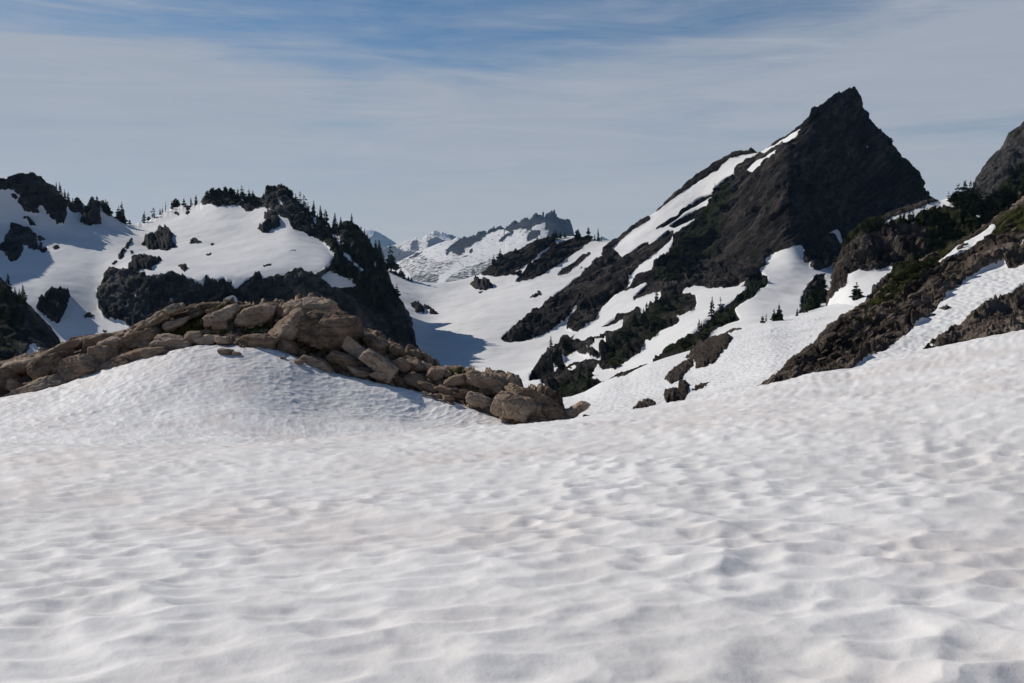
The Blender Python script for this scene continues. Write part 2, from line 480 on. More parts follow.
ridge_sheet('distant_peaks', [(250, 245), (310, 236), (340, 230), (352, 233), (362, 229.5), (370, 229), (376, 231), (385, 236), (392, 240), (400, 246), (420, 254),
            (470, 256), (560, 252), (585, 243), (597, 239.5), (602, 236.5), (608, 239), (616, 243), (660, 250)], 17000, 275, .85, M_DISTANT,
            [(0, [(360, 226), (376, 228), (372, 236), (366, 240)])], 1, 40, 900, snow_amp=0)
ridge_sheet('snowy_peaks', [(300, 262), (350, 257), (372, 253), (384, 248), (395, 244.5), (403, 242), (410, 240), (416, 238), (422, 237), (427, 234.5), (430, 232.6), (434, 231.2),
            (441, 231.6), (446, 233), (455, 236), (463, 240), (478, 246), (500, 252), (560, 260)], 10500, 285, .82, M_DISTANT,
            [(1, [(372, 254), (386, 248), (392, 246), (402, 250), (398, 258), (388, 270), (370, 275)]),
             (1, [(400, 254), (408, 250), (416, 255), (426, 253), (444, 252), (440, 262), (425, 258), (412, 266), (398, 285), (390, 280), (398, 266)]),
             (1, [(428, 240), (436, 238), (446, 242), (450, 250), (440, 247), (430, 248)]), (1, [(412, 243), (417, 241), (418, 250), (411, 249)]), (1, [(447, 234), (462, 242), (456, 243)])],
            .40, 34, 420, snow_amp=8, snow_size=300, jag=(2.4, 375, 560, 6.0))
ridge_sheet('jagged_ridge', [(380, 272), (396, 263), (404, 259), (414, 254), (425, 249), (437, 244), (447, 240.5), (452, 240), (457, 237), (462, 239), (464, 236), (468, 238), (472, 236), (476, 234),
            (480, 231.5), (484, 230.5), (487, 233), (490, 228.5), (494, 226.5), (496, 228), (500, 226), (503, 227), (505, 229), (508, 226), (511, 223), (514, 221.5), (516, 220.5), (519, 223), (522, 219.5), (525, 217.5), (528, 217.8),
            (530, 220), (532, 216), (535, 213.5), (537, 213.6), (540, 214.2), (542, 216), (542.6, 212), (543.8, 212), (544.4, 216), (546, 214), (549, 212.6), (552, 210.6), (555, 211), (557, 216), (560, 218.5), (563, 219.5), (566, 219),
            (570, 219.5), (572, 226), (574, 234), (580, 243), (600, 250), (640, 256)], 5200, 305, .74, M_ALPS,
            [(1, [(455, 243), (463, 237), (472, 234), (484, 229), (489, 230), (486, 236), (478, 240), (470, 246), (462, 246), (452, 250), (446, 255), (446, 250)]),
             (1, [(452, 252), (462, 246), (465, 252), (458, 254)]), (1, [(487, 234), (490, 226), (510, 220), (545, 205), (580, 205), (600, 260), (570, 262), (547, 240), (549, 230), (551, 228), (546, 229), (545, 222), (536, 226), (530, 229), (520, 228), (510, 231), (503, 228), (496, 230)]),
             (0, [(530, 227.5), (546, 222), (545, 226), (536, 230)]), (1, [(498, 240), (505, 236), (511, 232), (514, 233), (506, 237), (502, 241)]), (1, [(527, 238), (532, 231), (541, 231), (538, 235), (528, 241)]),
             (1, [(470, 250), (473, 247), (473, 251), (470, 254)]), (1, [(410, 256), (420, 253), (424, 250), (418, 257), (408, 262)]),
             (.5, [(440, 286), (455, 272), (480, 262), (505, 256), (505, 275), (470, 290)]), (.52, [(408, 282), (412, 268), (425, 262), (440, 270), (436, 292), (420, 290)]), (.46, [(395, 262), (420, 254), (440, 262), (470, 256), (440, 274), (410, 275)])],
            .38, 6, 60, snow_amp=6, snow_size=140, dx=.4, blur=.5, warp=.8, jag=(2.6, 462, 566, 3.2))

# grey peak in the back on the right
G_crest = [(960, 216), (970, 206), (974, 197), (976, 184), (979, 174), (983, 168), (988, 160), (993, 154), (998, 150), (1003, 145), (1006, 141), (1009, 134), (1014, 130), (1018, 128), (1024, 123), (1060, 100), (1140, 60), (1250, 40)]
S_GREY = Sheet('grey_peak', 955, 1250, 1.2, [[(955, 275, 430), (1250, 275, 400)], [(955, 225, 470), (1024, 190, 470), (1250, 160, 430)], spl(G_crest, [(955, 520), (1250, 520)]), [(955, 260, 560), (1250, 120, 580)]],
               [40, 70, 12], 2, M_GREY, base=1.0, rock=[(1, [(0, 0), (1, 0), (1, 1)])], veg=[(1, [(985, 205), (1003, 186), (1024, 165), (1060, 150), (1250, 120), (1250, 300), (955, 300), (960, 215)])],
               raise_=0, rock_amp=3.0, rock_size=22, facet=((16, 9, 50, 3), (6, 4, 60, 1.3)))

# the peak, its snow ribs and the basin beside it
crestB = [(300, 268), (365, 264), (385, 268), (400, 275), (410, 279), (420, 281.5), (435, 283), (450, 282), (465, 279), (480, 274.5), (484, 272), (490, 266), (500, 258), (510, 252.5), (520, 249.5), (530, 244), (535, 240),
          (548, 238), (556, 237), (572, 236), (590, 237.5), (600, 240), (612, 240.5), (618, 239), (625, 233), (640, 222), (655, 212.5), (662, 205), (668, 198.5), (680, 187.5), (690, 180), (700, 171.5), (708, 166), (715, 161.5), (725, 157), (732, 152.5), (738, 150),
          (743, 151), (748, 151.5), (751, 148), (754, 151), (758, 152.5), (765, 149), (775, 142), (787, 134), (797, 127), (804, 121.5), (808, 117), (811, 109), (814.5, 106.5), (818, 106.5), (823, 103), (828, 98.5), (833, 95), (838, 93), (844, 91), (850, 87.5), (854, 86.5),
          (857, 90.5), (860, 97), (863, 106), (867, 111), (871, 119), (874, 124), (876, 128.5), (884, 131), (889, 137), (893, 144), (897, 150), (901, 155), (906, 160), (910, 165), (915, 168), (919, 175), (921, 184), (925, 190), (929, 197), (933, 201.5), (940, 210), (960, 226), (1040, 250)]
def row(s): return [tuple(float(v) for v in a.split(',')) for a in s.split()]
B0 = row("300,430,330 370,430,350 480,425,330 530,410,330 580,398,330 620,388,330 660,372,320 700,348,330 750,330,330 800,326,340 850,318,350 900,312,340 1040,310,330")
B1 = row("300,330,500 370,352,480 430,380,480 480,370,500 530,352,540 580,330,580 620,318,570 660,306,560 700,294,560 750,282,560 800,288,555 850,290,540 900,290,520 1040,290,470")
B2 = row("300,298,660 370,312,650 430,332,640 480,322,640 530,308,680 580,296,700 620,284,680 660,270,670 700,256,765 750,243,705 790,238,640 815,243,665 850,245,740 900,240,745 960,250,700 1040,260,650")
B3 = row("300,274,800 370,278,800 430,303,790 480,294,800 530,274,830 580,264,850 620,262,810 660,238,840 700,214,855 750,196,785 785,176,700 810,172,745 850,168,825 900,185,825 930,215,810 1040,256,760")
B4 = spl(crestB, [(300, 930), (370, 900), (440, 860), (560, 950), (620, 900), (700, 905), (760, 865), (812, 785), (852, 850), (930, 850), (1040, 830)])
B5 = [(x, y + 46, d * 1.09) for x, y, d in B4]
BIG = [(762, 150), (754, 156), (747, 158), (740, 163), (735, 167), (733, 174), (723, 178), (712, 192), (706, 208), (698, 215), (690, 223), (680, 231), (674, 236), (672, 246), (664, 260), (655, 266), (645, 274), (636, 279), (630, 287), (620, 296), (600, 330), (587, 331), (575, 334), (566, 341), (558, 347), (552, 349), (547, 355), (538, 366), (528, 377), (530, 381), (540, 382), (545, 386), (550, 400), (560, 440), (1060, 440), (1060, 60), (800, 60)]
rockB = [(1, BIG),
 (1, [(480, 274.5), (484, 270), (490, 262), (500, 255), (514, 249), (526, 245), (536, 236), (545, 235), (556, 234), (556, 244), (553, 246), (541, 252), (531, 260), (522, 268), (508, 277), (495, 276.6)]),
 (1, [(515, 282), (522, 274), (528, 267), (541, 257), (551, 249.5), (558, 244), (571, 236), (590, 232), (591, 240.5), (582, 248), (567, 258), (558, 266), (545, 274), (532, 280), (520, 282.5)]),
 (1, [(509, 277), (516, 273), (522, 270), (521, 276)]), (0, [(557, 243.5), (560, 238), (572, 235), (575, 237), (566, 241)]),
 (1, [(555, 276.6), (560, 271.5), (582, 255.4), (589, 252), (592, 254), (586, 258), (577, 267), (567, 274)]), (1, [(578, 270), (583.5, 265.5), (582, 269)]),
 (1, [(600, 256), (607, 247), (613, 240), (622, 231), (638, 217), (648, 214), (651, 219), (645, 223), (632, 231), (622, 240), (612, 250), (603, 255)]),
 (1, [(655, 212.5), (668, 196), (680, 185), (690, 177), (705, 166), (720, 157), (733, 148), (738, 148), (756, 145), (759, 152), (750, 154), (738, 156), (730, 158), (722, 165), (718, 170), (700, 181), (680, 194), (664, 206), (657, 211.5)]),
 (1, [(500, 338), (504, 335), (515, 326), (530, 315), (545, 303), (560, 290), (575, 279), (590, 266), (600, 258), (607, 253), (615, 251), (620, 255), (623, 257.5), (633, 251.5), (642, 244), (648.6, 242), (648, 246), (655, 242), (662, 236), (668, 231), (674, 230), (674, 235), (668, 243.4), (655, 254), (642, 262.5), (632, 274), (629.6, 281.5), (626.6, 290), (616, 295), (608, 302), (599.5, 311.5), (596, 320), (588, 325), (577, 331), (568, 329), (566, 328), (570, 321), (575, 312), (585, 301), (587, 299), (580, 303), (570, 315), (560, 324.5), (553, 329), (540, 337), (525, 341), (512, 342.5), (505, 341)]),
 (1, [(653, 231.5), (663, 223.5), (675, 216), (678, 214.7), (680, 210), (691, 204), (701.6, 197), (712, 193), (707, 198.6), (697, 204.5), (685.5, 211), (678, 217), (668, 225)]),
 (1, [(669, 226), (677, 220), (688, 213), (704.5, 204.5), (707, 207), (701.6, 212), (691, 220), (682.5, 223.5), (674, 228)]),
 (0, [(670, 245.6), (672, 246), (664, 259.5), (655, 265), (645, 273), (636, 278.6), (630, 286), (629, 283), (630, 277), (636, 270), (648, 259.5), (661, 251.5)]),
 (0, [(596, 320), (601, 311), (616, 295), (624, 292.5), (633, 289), (643.5, 283), (648.6, 281), (646, 284.5), (639, 292), (632.5, 299), (635, 301), (642, 298), (654, 293), (661, 292.5), (661, 299), (654, 305), (648, 311.5), (641, 314), (640, 307), (636, 308), (633, 312), (624, 314), (617, 314.5), (612, 322), (607, 327), (622, 320), (624, 321), (622, 329), (610, 333), (600, 336), (590, 340), (580, 343), (570, 342), (575, 335), (590, 326)]),
 (1, [(600, 327), (612, 319), (616, 316), (625, 314), (624, 319), (607, 326)]),
 (0, [(563.5, 364), (564, 358.6), (576, 352), (579, 354), (592, 358.6), (600, 357), (599, 354), (592, 352), (586, 350), (595, 342.5), (604, 339), (607, 340), (607, 345), (600, 352), (601, 360), (590, 361), (575, 362), (567, 366)]),
 (0, [(566, 368), (570, 367), (578, 366), (576, 369), (568, 369)]), (0, [(551, 377), (555, 374.5), (555, 377), (551.5, 378)]), (0, [(552, 368), (558, 363), (559, 366), (554, 369)]),
 (0, [(593, 368), (598, 362), (600, 366), (605, 369), (616, 370), (640, 362), (640, 380), (600, 384), (590, 377)]),
 (0, [(528, 382), (533, 379), (537, 380), (542, 377.5), (541, 383), (535, 386.5)]),
 (0, [(616, 371), (620, 365), (627, 360), (640, 352), (645, 340), (655, 337), (658, 331), (675, 325), (680, 320), (675, 317), (685, 315), (692, 312), (697, 304), (695, 295), (690, 293), (681, 293), (686, 288), (695, 285.5), (705, 286), (712, 289), (725, 288), (731, 287), (735, 288), (743, 281), (747, 281), (740, 289), (749, 285.5), (745, 292), (738, 296), (730, 302), (722, 306), (715, 313), (705, 322), (695, 330), (682, 340), (672, 348), (662, 356), (654, 362), (640, 380), (620, 390)]),
 (0, [(712, 334), (728, 323), (740, 320), (735, 311), (738, 306), (748, 299), (757, 293), (768, 284), (767, 276), (759, 272), (767, 265), (766, 261), (774, 254), (783, 250), (803, 244), (804, 263), (810, 264), (810, 269), (818, 273), (810, 281), (804, 290), (801, 300), (799, 322), (780, 335), (740, 345), (700, 350)]),
 (0, [(813, 273), (824, 269), (832, 266.5), (832, 280), (831, 292), (823, 288), (822, 280), (826, 274), (818, 276)]),
 (0, [(815, 312), (832, 298), (845, 288), (850, 272), (870, 272), (870, 320), (820, 330)]),
 (0, [(760, 152), (775, 144), (793, 132.7), (806, 125.5), (800, 130), (787, 139), (772, 147), (764, 153)]),
 (0, [(790, 136), (799, 131.5), (792, 142), (782, 149.5), (771, 157), (760, 165.5), (752, 172), (747, 169.5), (753, 162.5), (764, 157), (776, 148.5)]),
 (0, [(785, 147.5), (778, 157), (772, 161), (769.5, 157)]), (0, [(842, 154), (845, 152), (846, 155), (843, 156)]), (0, [(867, 145), (869, 144.5), (869, 148), (867, 147)]),
 (0, [(831, 231), (838, 229), (843, 243), (841.5, 244.5), (836, 234)])]
vegB = [(1, [(690, 225), (712, 192), (725, 180), (735, 185), (722, 215), (715, 250), (700, 262), (690, 275), (670, 285), (650, 280), (672, 248)]), (1, [(755, 275), (768, 278), (768, 290), (750, 300), (730, 304)]),
        (.9, [(655, 362), (715, 315), (738, 300), (738, 312), (690, 352)]), (.8, [(555, 392), (590, 372), (600, 384), (570, 400)]), (.7, [(805, 300), (832, 276), (832, 306), (805, 312)]), (.6, [(880, 150), (900, 150), (945, 215), (920, 215)]), (.5, [(640, 300), (690, 292), (690, 315), (650, 345), (600, 370), (600, 350)])]
S_PEAK = Sheet('snowy_peak', 330, 1000, 0.8, [B0, B1, B2, B3, B4, B5], [50, 70, 70, 90, 90, 16], 4, M_RIGHT, rockB, 0, vegB, raise_=.7, rock_amp=3.6, rock_size=26, snow_amp=1.3, snow_size=45,
               strata=rotz_to((0.75, 0.2, 0.62), (.45, 1, 1.2)), sub=(9, 14), jag=(1.6, 735, 1000, 5.0), blur=.5, warp=.45, facet=((34, 11, 40, 5.5), (11, 4.5, 38, 2.4)), smooth_x=9)

# the left mountain
crestA = [(-200, 70), (-100, 105), (-50, 138), (-14, 174), (0, 178), (8, 178), (13, 175), (20, 172), (28, 173), (36, 174), (42, 177), (47, 182), (53, 184), (57, 187), (60, 193), (65, 199), (70, 201), (76, 203), (80, 202), (85, 204.5), (92, 202), (99, 202), (105, 204), (109, 212), (113, 215.5),  # unseen crest left of frame raised to cast shade into the bowl
          (120, 220), (128, 223.3), (136, 223.7), (143, 222.5), (150, 219.5), (158, 215), (165, 211), (172, 208), (179, 206), (186, 205), (194, 205), (200, 204.5), (202, 201), (206, 196.5), (211, 192), (217, 192.5), (223, 190.5), (230, 191.5), (234, 194), (238, 199.5), (243, 201), (250, 198.5), (256, 198), (262, 198.5), (265, 197), (264.5, 192), (268, 188), (273, 187.5), (276, 189.5), (279, 186.5),
          (283, 186), (287, 188.5), (289, 193), (293, 198), (298, 203), (304, 206.5), (308, 211), (314, 215), (320, 220), (326, 226), (332, 229), (338, 229), (343, 223), (348, 221.5), (352, 222), (356, 226), (360, 231), (364, 235), (369, 242), (374, 249), (379, 257), (383, 263), (387, 272), (392, 286), (397, 296), (402, 303), (407, 313), (411, 322), (414, 330), (416, 336), (417, 380), (420, 440)]
A0 = row("-200,420,350 0,420,350 100,420,370 200,400,400 300,400,420 380,405,460 417,420,505 420,445,530")
A1 = row("-200,330,430 0,330,440 60,345,440 100,335,450 130,325,455 200,320,462 260,318,466 330,325,475 380,345,510 414,365,522 420,442,530")
A2 = row("-200,290,480 0,290,470 50,290,475 100,285,500 140,272,498 200,281,480 260,277,484 330,268,505 370,290,545 395,310,535 414,350,528 420,441,532")
A3 = row("-200,240,540 0,222,575 50,230,575 100,240,575 150,246,585 200,238,590 250,233,590 290,228,585 330,246,575 370,268,575 395,300,560 414,340,536 420,440.5,534")
A4 = spl(crestA, [(-200, 560), (0, 590), (60, 598), (110, 655), (170, 690), (230, 680), (290, 655), (340, 645), (380, 635), (417, 562), (420, 540)])
A5 = [(x, y + 34, d * 1.07) for x, y, d in A4]
RA = [(97, 290), (100, 284), (103, 278), (106, 272), (110, 268), (118, 270), (127, 271.5), (135, 271), (145, 272), (148, 277), (158, 276), (170, 273), (178, 275), (190, 278), (198, 281), (203, 281), (206, 276), (212, 277), (218, 281), (225, 277), (226, 280), (232, 281), (233, 287.5), (238, 288.5), (240, 285), (246, 280), (254, 276), (259, 273), (263, 279), (268, 280), (272, 275), (278, 274), (284, 277), (290, 271), (296, 268), (303, 270), (308, 272), (313, 275), (321, 271), (331, 263), (335, 257), (330, 251), (322, 241), (312, 235), (302, 231), (290, 227), (277, 215), (270, 209), (262, 206), (253, 211), (246, 211), (240, 206), (225, 207), (212, 206), (201, 205), (201, 150), (440, 150), (440, 460), (131, 460), (145, 345), (131, 328), (127, 326), (124, 322), (118, 320), (110, 320), (103, 317), (98, 308), (100, 302), (96, 297)]
rockA = [(1, RA),
 (1, [(-220, 120), (0, 165), (20, 160), (50, 168), (64, 193), (68, 203), (67, 215), (64, 224), (57, 224), (50, 217), (46, 210), (40, 206), (37, 207), (41, 213), (33, 214), (24, 211), (18, 203), (21, 196), (15, 190), (8, 189), (0, 191), (-40, 205), (-220, 240)]),
 (1, [(10, 223), (17, 224), (22, 226), (30, 232), (36, 239), (40, 248), (34, 251), (26, 247), (18, 241), (24, 248), (22, 255), (13, 262), (8, 258), (5, 252), (0, 250), (-10, 250), (0, 243), (6, 236), (11, 230)]),
 (1, [(31, 232), (40, 236), (46, 241), (40, 242)]), (1, [(21, 216), (27, 216), (34, 222), (37, 227), (31, 226), (28, 220)]), (1, [(40, 243), (48, 250), (44, 253.5), (39, 249)]),
 (1, [(68, 198), (80, 197), (84, 206), (80, 212.5), (72, 211), (69, 206)]), (1, [(86, 200), (105, 197), (113, 214), (106, 215), (100, 206.5), (92, 204)]),
 (1, [(12, 193.5), (16, 193), (19, 198), (16, 200), (12, 198)]),
 (0, [(321, 277), (327, 271), (334, 270), (340, 275), (350, 280), (356, 287), (340, 287), (331, 286), (324, 282)]),
 (0, [(277, 200), (281, 201), (288, 210), (283, 209)]), (0, [(300, 208), (305, 213), (303, 215.5)]), (0, [(307, 213), (316, 219), (323, 228), (321, 230), (312, 221)]), (0, [(308, 221), (317, 229.5), (313, 229)]),
 (0, [(330, 231), (338, 237), (343, 246), (338, 247)]), (0, [(345, 242), (352, 247), (350, 250.5), (345, 249)]), (0, [(341, 252), (348, 255), (353, 262), (361, 267), (365, 272), (358, 274), (352, 265), (345, 260)]),
 (0, [(374, 257), (378, 266), (375, 268)]), (0, [(279, 216), (288, 219), (293, 229), (281, 230)]), (0, [(366, 285), (372, 288), (370, 290)]), (0, [(220, 305), (228, 295), (236, 297), (238, 303), (234, 309), (225, 312)]),
 (0, [(135, 295), (138, 291), (139, 296), (135, 300)]), (0, [(124, 309), (128, 305), (127, 311)]), (0, [(152, 304), (156, 300), (155, 306)]), (0, [(168, 300), (173, 295), (172, 301)])]
vegA = [(.8, [(340, 222), (356, 222), (388, 275), (400, 305), (385, 310), (360, 275), (345, 245)]), (.7, [(290, 200), (305, 206), (332, 236), (350, 262), (370, 285), (400, 310), (380, 315), (340, 290), (320, 245)]), (.6, [(200, 190), (262, 190), (262, 205), (200, 205)])]
S_LEFT = Sheet('left_mountain', -200, 420, 0.8, [A0, A1, A2, A3, A4, A5], [30, 60, 60, 70, 70, 14], 4, M_LEFT, rockA, 0, vegA, raise_=.5, rock_amp=3.0, rock_size=14, snow_amp=1.0, snow_size=40, sub=(10, 12), jag=(1.6, -300, 405, 5.0), warp=1.0, facet=((13, 7, 12, 2.6), (5, 3, 70, 1.3)), smooth_x=7)

# dark wooded spur in the lower left corner
crestS = [(-200, 200), (-60, 255), (-10, 278), (0, 277), (6, 284), (12, 291), (20, 297), (26, 303), (31, 307), (36, 313), (42, 320), (48, 326), (54, 333), (59, 341), (64, 350), (75, 362), (90, 380), (130, 410)]
S_SPUR = Sheet('wooded_spur', -200, 130, 0.9, [[(-200, 440, 250), (130, 440, 250)], [(-200, 330, 300), (0, 345, 290), (40, 360, 285), (130, 425, 280)], spl(crestS, [(-200, 345), (130, 325)]), [(x, y + 30, 365) for x, y in crestS]],
               [40, 60, 10], 2, M_LEFT, [(0, [(24, 357), (28, 352), (30, 344), (34, 343), (39, 349), (36, 356), (28, 362)])], 1.0, [(.6, [(-200, 200), (30, 300), (10, 400), (-200, 400)])], raise_=0, rock_amp=1.3, rock_size=9)

# snow shelf between the basin and the near snow
topC = row("545,402,190 560,398,195 572,396,198 585,391.5,200 600,383,203 615,377,207 630,372.5,212 650,363,218 665,358,222 680,353.5,226 692,350,230 702,344,234 715,338,238 730,331,243 745,326,248 757,322.5,252 770,319,256 790,316,262 810,310.5,268 830,305,274 850,298,280 870,291,288 890,282,296 905,270,300 940,262,305")
C0 = row("545,445,75 600,436,75 700,425,78 800,412,82 940,395,90")
C1 = row("545,418,120 600,411,118 700,390,125 770,368,130 800,352,150 850,330,170 940,305,190")
S_SHELF = Sheet('snow_slope', 545, 940, 0.8, [C0, C1, topC, [(x, y + 12, d * 1.25) for x, y, d in topC]], [60, 90, 12], 2, M_SLOPE, snow_amp=0.5, snow_size=14, smooth_x=6)

# cliff with the snow ledge
crestE = [(796, 350), (812, 338), (822, 322), (828, 306), (833, 290), (836, 276), (839, 262), (842, 251), (846, 238), (853, 230), (860, 225.5), (866, 220), (874, 217), (882, 217), (890, 213), (897, 211), (905, 208), (913, 206), (920, 203.5), (928, 201), (934, 200), (940, 201), (946, 198.5), (950, 196), (956, 195.5), (962, 199), (970, 203), (985, 204), (1010, 196), (1040, 186), (1100, 170), (1200, 160)]
E0 = row("796,366,215 820,345,215 850,310,225 880,296,235 920,290,240 1000,285,240 1200,280,230")
E1 = row("796,358,262 820,334,262 834,304,268 845,284,272 870,271,278 900,266,280 950,262,280 1000,255,270 1200,240,260")
E2 = row("796,354,285 820,328,285 838,275,288 860,243,292 890,232,296 930,222,300 960,218,302 1000,218,300 1200,210,290")
E3 = spl(crestE, [(796, 310), (900, 316), (960, 330), (1200, 330)])
S_CLIFF = Sheet('cliff', 796, 1200, 0.8, [E0, E1, E2, E3, [(x, y + 25, d * 1.08) for x, y, d in E3]], [40, 50, 50, 40, 10], 3, M_CLIFF,
   [(0, [(884, 222.5), (892, 218), (900, 215), (912, 211.5), (920, 208), (932, 203), (940, 201), (946, 197.5), (950, 193), (957, 195), (955, 200), (952, 202), (962, 205.5), (975, 210.5), (983, 215.5), (977, 220.5), (968, 216.5), (955, 212), (945, 208), (938, 208), (925, 213.5), (905, 221.5), (888, 225.5)]),
    (0, [(820, 335), (820, 306), (835, 294), (846, 286), (848, 275), (852, 271), (858, 269.5), (870, 271.5), (878, 271), (884, 268), (890, 266), (894, 270), (888, 277), (880, 286), (868, 297), (850, 330)])], 1.0,
   [(1, [(838, 250), (850, 232), (868, 217), (884, 215), (884, 226), (862, 236), (848, 250)]), (.9, [(890, 222), (940, 205), (955, 210), (975, 215), (985, 205), (1200, 150), (1200, 300), (985, 262), (960, 250), (935, 262), (925, 252), (935, 232), (915, 226)]), (.9, [(893, 270), (905, 262), (925, 256), (935, 268), (905, 285), (885, 290)])],
   raise_=.3, rock_amp=1.9, rock_size=7, snow_amp=.3, strata=rotz_to((0, 0, 1), (.35, 1.3, 1.3)), facet=((9, 3.2, 84, 1.9), (3.5, 1.6, 80, .8)))

# brown rock slope on the right
topD = row("760,392,86 766,386,87 771,381,89 776,376,91 785,367,94 795,359,97 803,354,99 812,347,101 820,339,104 826,331,106 832,324,108 842,318,109 850,314,111 856,308,112 862,305,113 868,302,114 874,299,116 880,292,117 886,285,118 893,278,120 902,271,121 915,263,123 928,256,124 940,252,125 952,245,126 962,240,126 974,234,127 985,227,128 996,221,129 1006,214,130 1014,207,131 1024,200,132 1060,178,135 1200,120,140")
D0 = row("760,425,72 800,415,74 860,396,76 900,385,78 960,372,79 1024,358,80 1100,340,80 1200,320,80")
D1 = row("760,398,80 785,382,84 820,366,89 860,345,93 900,325,96 960,303,98 1024,280,99 1100,255,100 1200,230,100")
snowD = [(0, [(850, 372), (870, 356.5), (884, 350), (893, 345), (903, 337), (912, 329), (918, 324), (928, 319), (936, 309), (940, 303), (949, 294), (960, 285), (972, 278), (985, 270), (997, 265), (1004.5, 261), (1008, 268), (1015, 267), (1026, 262), (1060, 250), (1060, 270), (1024, 283), (1016, 288), (1006, 295), (996, 303), (988, 310), (978, 316), (966, 322), (952, 328), (944, 335), (934, 341), (926, 346), (940, 347), (940, 352), (880, 375)]),
         (0, [(933, 264), (941, 258), (946, 255.5), (951, 250.5), (958, 245), (968, 239.5), (978, 234.5), (986, 229.5), (992, 223), (996, 225.5), (990, 234.5), (978, 242), (968, 248), (958, 252), (951, 257), (946, 261.5), (937, 264.5)]),
         (0, [(1019, 252), (1020, 247), (1023, 240), (1027, 238), (1026, 246), (1022, 251)]), (0, [(809, 346), (816, 340), (817.5, 341), (812, 345)])]
vegD = [(.75, [(870, 305), (905, 272), (960, 243), (1010, 212), (1060, 185), (1060, 215), (1000, 232), (960, 250), (930, 272), (895, 308), (870, 322)]), (1, [(886, 288), (900, 271), (925, 260), (936, 265), (925, 275), (905, 282), (892, 292)]), (.8, [(850, 315), (875, 298), (890, 290), (880, 302), (862, 312)]), (.6, [(935, 250), (960, 240), (975, 236), (955, 247), (940, 258)])]
S_BROWN = Sheet('brown_rock_slope', 760, 1200, 0.7, [D0, D1, topD, [(x, y + 22, d * 1.12) for x, y, d in topD]], [60, 150, 14], 2, M_BROWN, snowD, 1.0, vegD, raise_=.1, rock_amp=1.25, rock_size=5, snow_amp=.18, snow_size=6,
                strata=rotz_to((0.8, 0.1, 0.55), (.4, 1.1, 1.3)), smooth_x=5, gain=.5, fine=1.2, facet=((5, 1.7, 36, .95), (1.9, .8, 34, .4)))

# the pitted snow mound, with the bare ground of the boulder ridge behind it
foot = row("-200,425,58.0 -80,409,59.2 0,397,60.0 30,391,60.5 60,385,60.9 90,375,61.4 120,365,61.8 150,356,62.2 180,347.5,62.7 200,344.5,63.0 225,344.5,62.8 240,346,62.6 262,349,62.4 290,355.5,62.1 312,366,61.8 330,372.5,61.4 350,378,61.1 380,385,60.5 405,390,60.0 430,395.5,59.5 455,403,58.5 480,411,57.5 500,418,56.5 520,424,55.5 560,424,54.8 600,420,54.0 640,416,54.0")
def mound_bumps(P, px, py, d):
    a = math.radians(28)
    U = (P[..., 0] * math.cos(a) + P[..., 1] * math.sin(a)); V = (-P[..., 0] * math.sin(a) + P[..., 1] * math.cos(a))
    w = fbm(P, 1.5, 3, 40) * .25
    c = cells(U / .54 + w, V / .40 + w, 3)
    h = .08 * np.clip(c, 0, .8) * (1 + fbm(P, 4.0, 2, 49)) + .03 * fbm(P, .45, 3, 44) + .14 * fbm(P, 5.0, 3, 46)
    return h, {'cup': 1 - np.clip(c * 2.2, 0, 1)}
L0 = row("-200,480,30 0,476,30 250,470,30 450,455,31 640,440,32")
L1 = row("-200,450,44 0,437,45 120,425,47 240,415,50 330,418,54 420,424,56 500,432,53 640,434,50")
S_MOUND = Sheet('snow_mound', -200, 640, 0.7, [L0, L1, foot, [(x, y + 5, d + 5) for x, y, d in foot]], [60, 130, 10], 2, M_MOUND, snow_amp=0, extra=mound_bumps, smooth_x=10)
topJ = row("-200,395,66.0 -80,376,67.2 0,364,68.0 40,354,68.4 60,347,68.6 80,341,68.8 100,338,69.0 125,332,69.2 145,321,69.5 165,313,69.7 185,309,69.8 205,305,70.0 235,306,70.0 270,308,70.0 295,303,70.0 320,304,69.4 345,322,68.7 365,335,68.1 385,341,67.5 405,353,66.4 430,366,65.0 450,375,63.8 470,378,62.7 490,379,61.5 515,385,59.8 535,392,58.4 555,404,57.0 570,416,56.6 580,428,56.3 592,440,56.0 640,450,55.0")
vegJ = [(.8, [(152, 326), (180, 312), (232, 308), (236, 326), (205, 330), (168, 336)]), (1, [(165, 333), (185, 324), (205, 322), (210, 330), (185, 336)]), (.9, [(240, 333), (262, 326), (275, 332), (255, 338)]), (.9, [(296, 350), (315, 345), (320, 352), (300, 355)]), (.8, [(445, 383), (462, 378), (466, 386), (450, 390)]), (.7, [(205, 333), (232, 333), (235, 341), (205, 342)])]
def soil(P, px, py, d):
    u = np.interp(px, [-200, 200, 260, 330, 640], [.34, .30, 0, -.42, -.40])          # the beds dip with the ridge line
    X, S = P[..., 0], P[..., 2] * 1.2 + P[..., 1] * .55
    w1 = .35 * fbm(P, 1.8, 4, 64); w2 = .35 * fbm(P, 1.8, 4, 65)
    A, B = X * np.cos(u) + S * np.sin(u) + w1, -X * np.sin(u) + S * np.cos(u) + w2
    j1, r1 = blocks(A / 2.9, B / 1.15, 66); j2, r2 = blocks(A / 1.1, B / .6, 67)
    h = (.30 + .75 * r1) * smooth(0, .22, j1) + (.05 + .22 * r2) * smooth(0, .18, j2) - .45 - .38 * (1 - smooth(190, 260, px)) + .10 * fbm(P, .7, 5, 61, .6, True)
    return h, {}
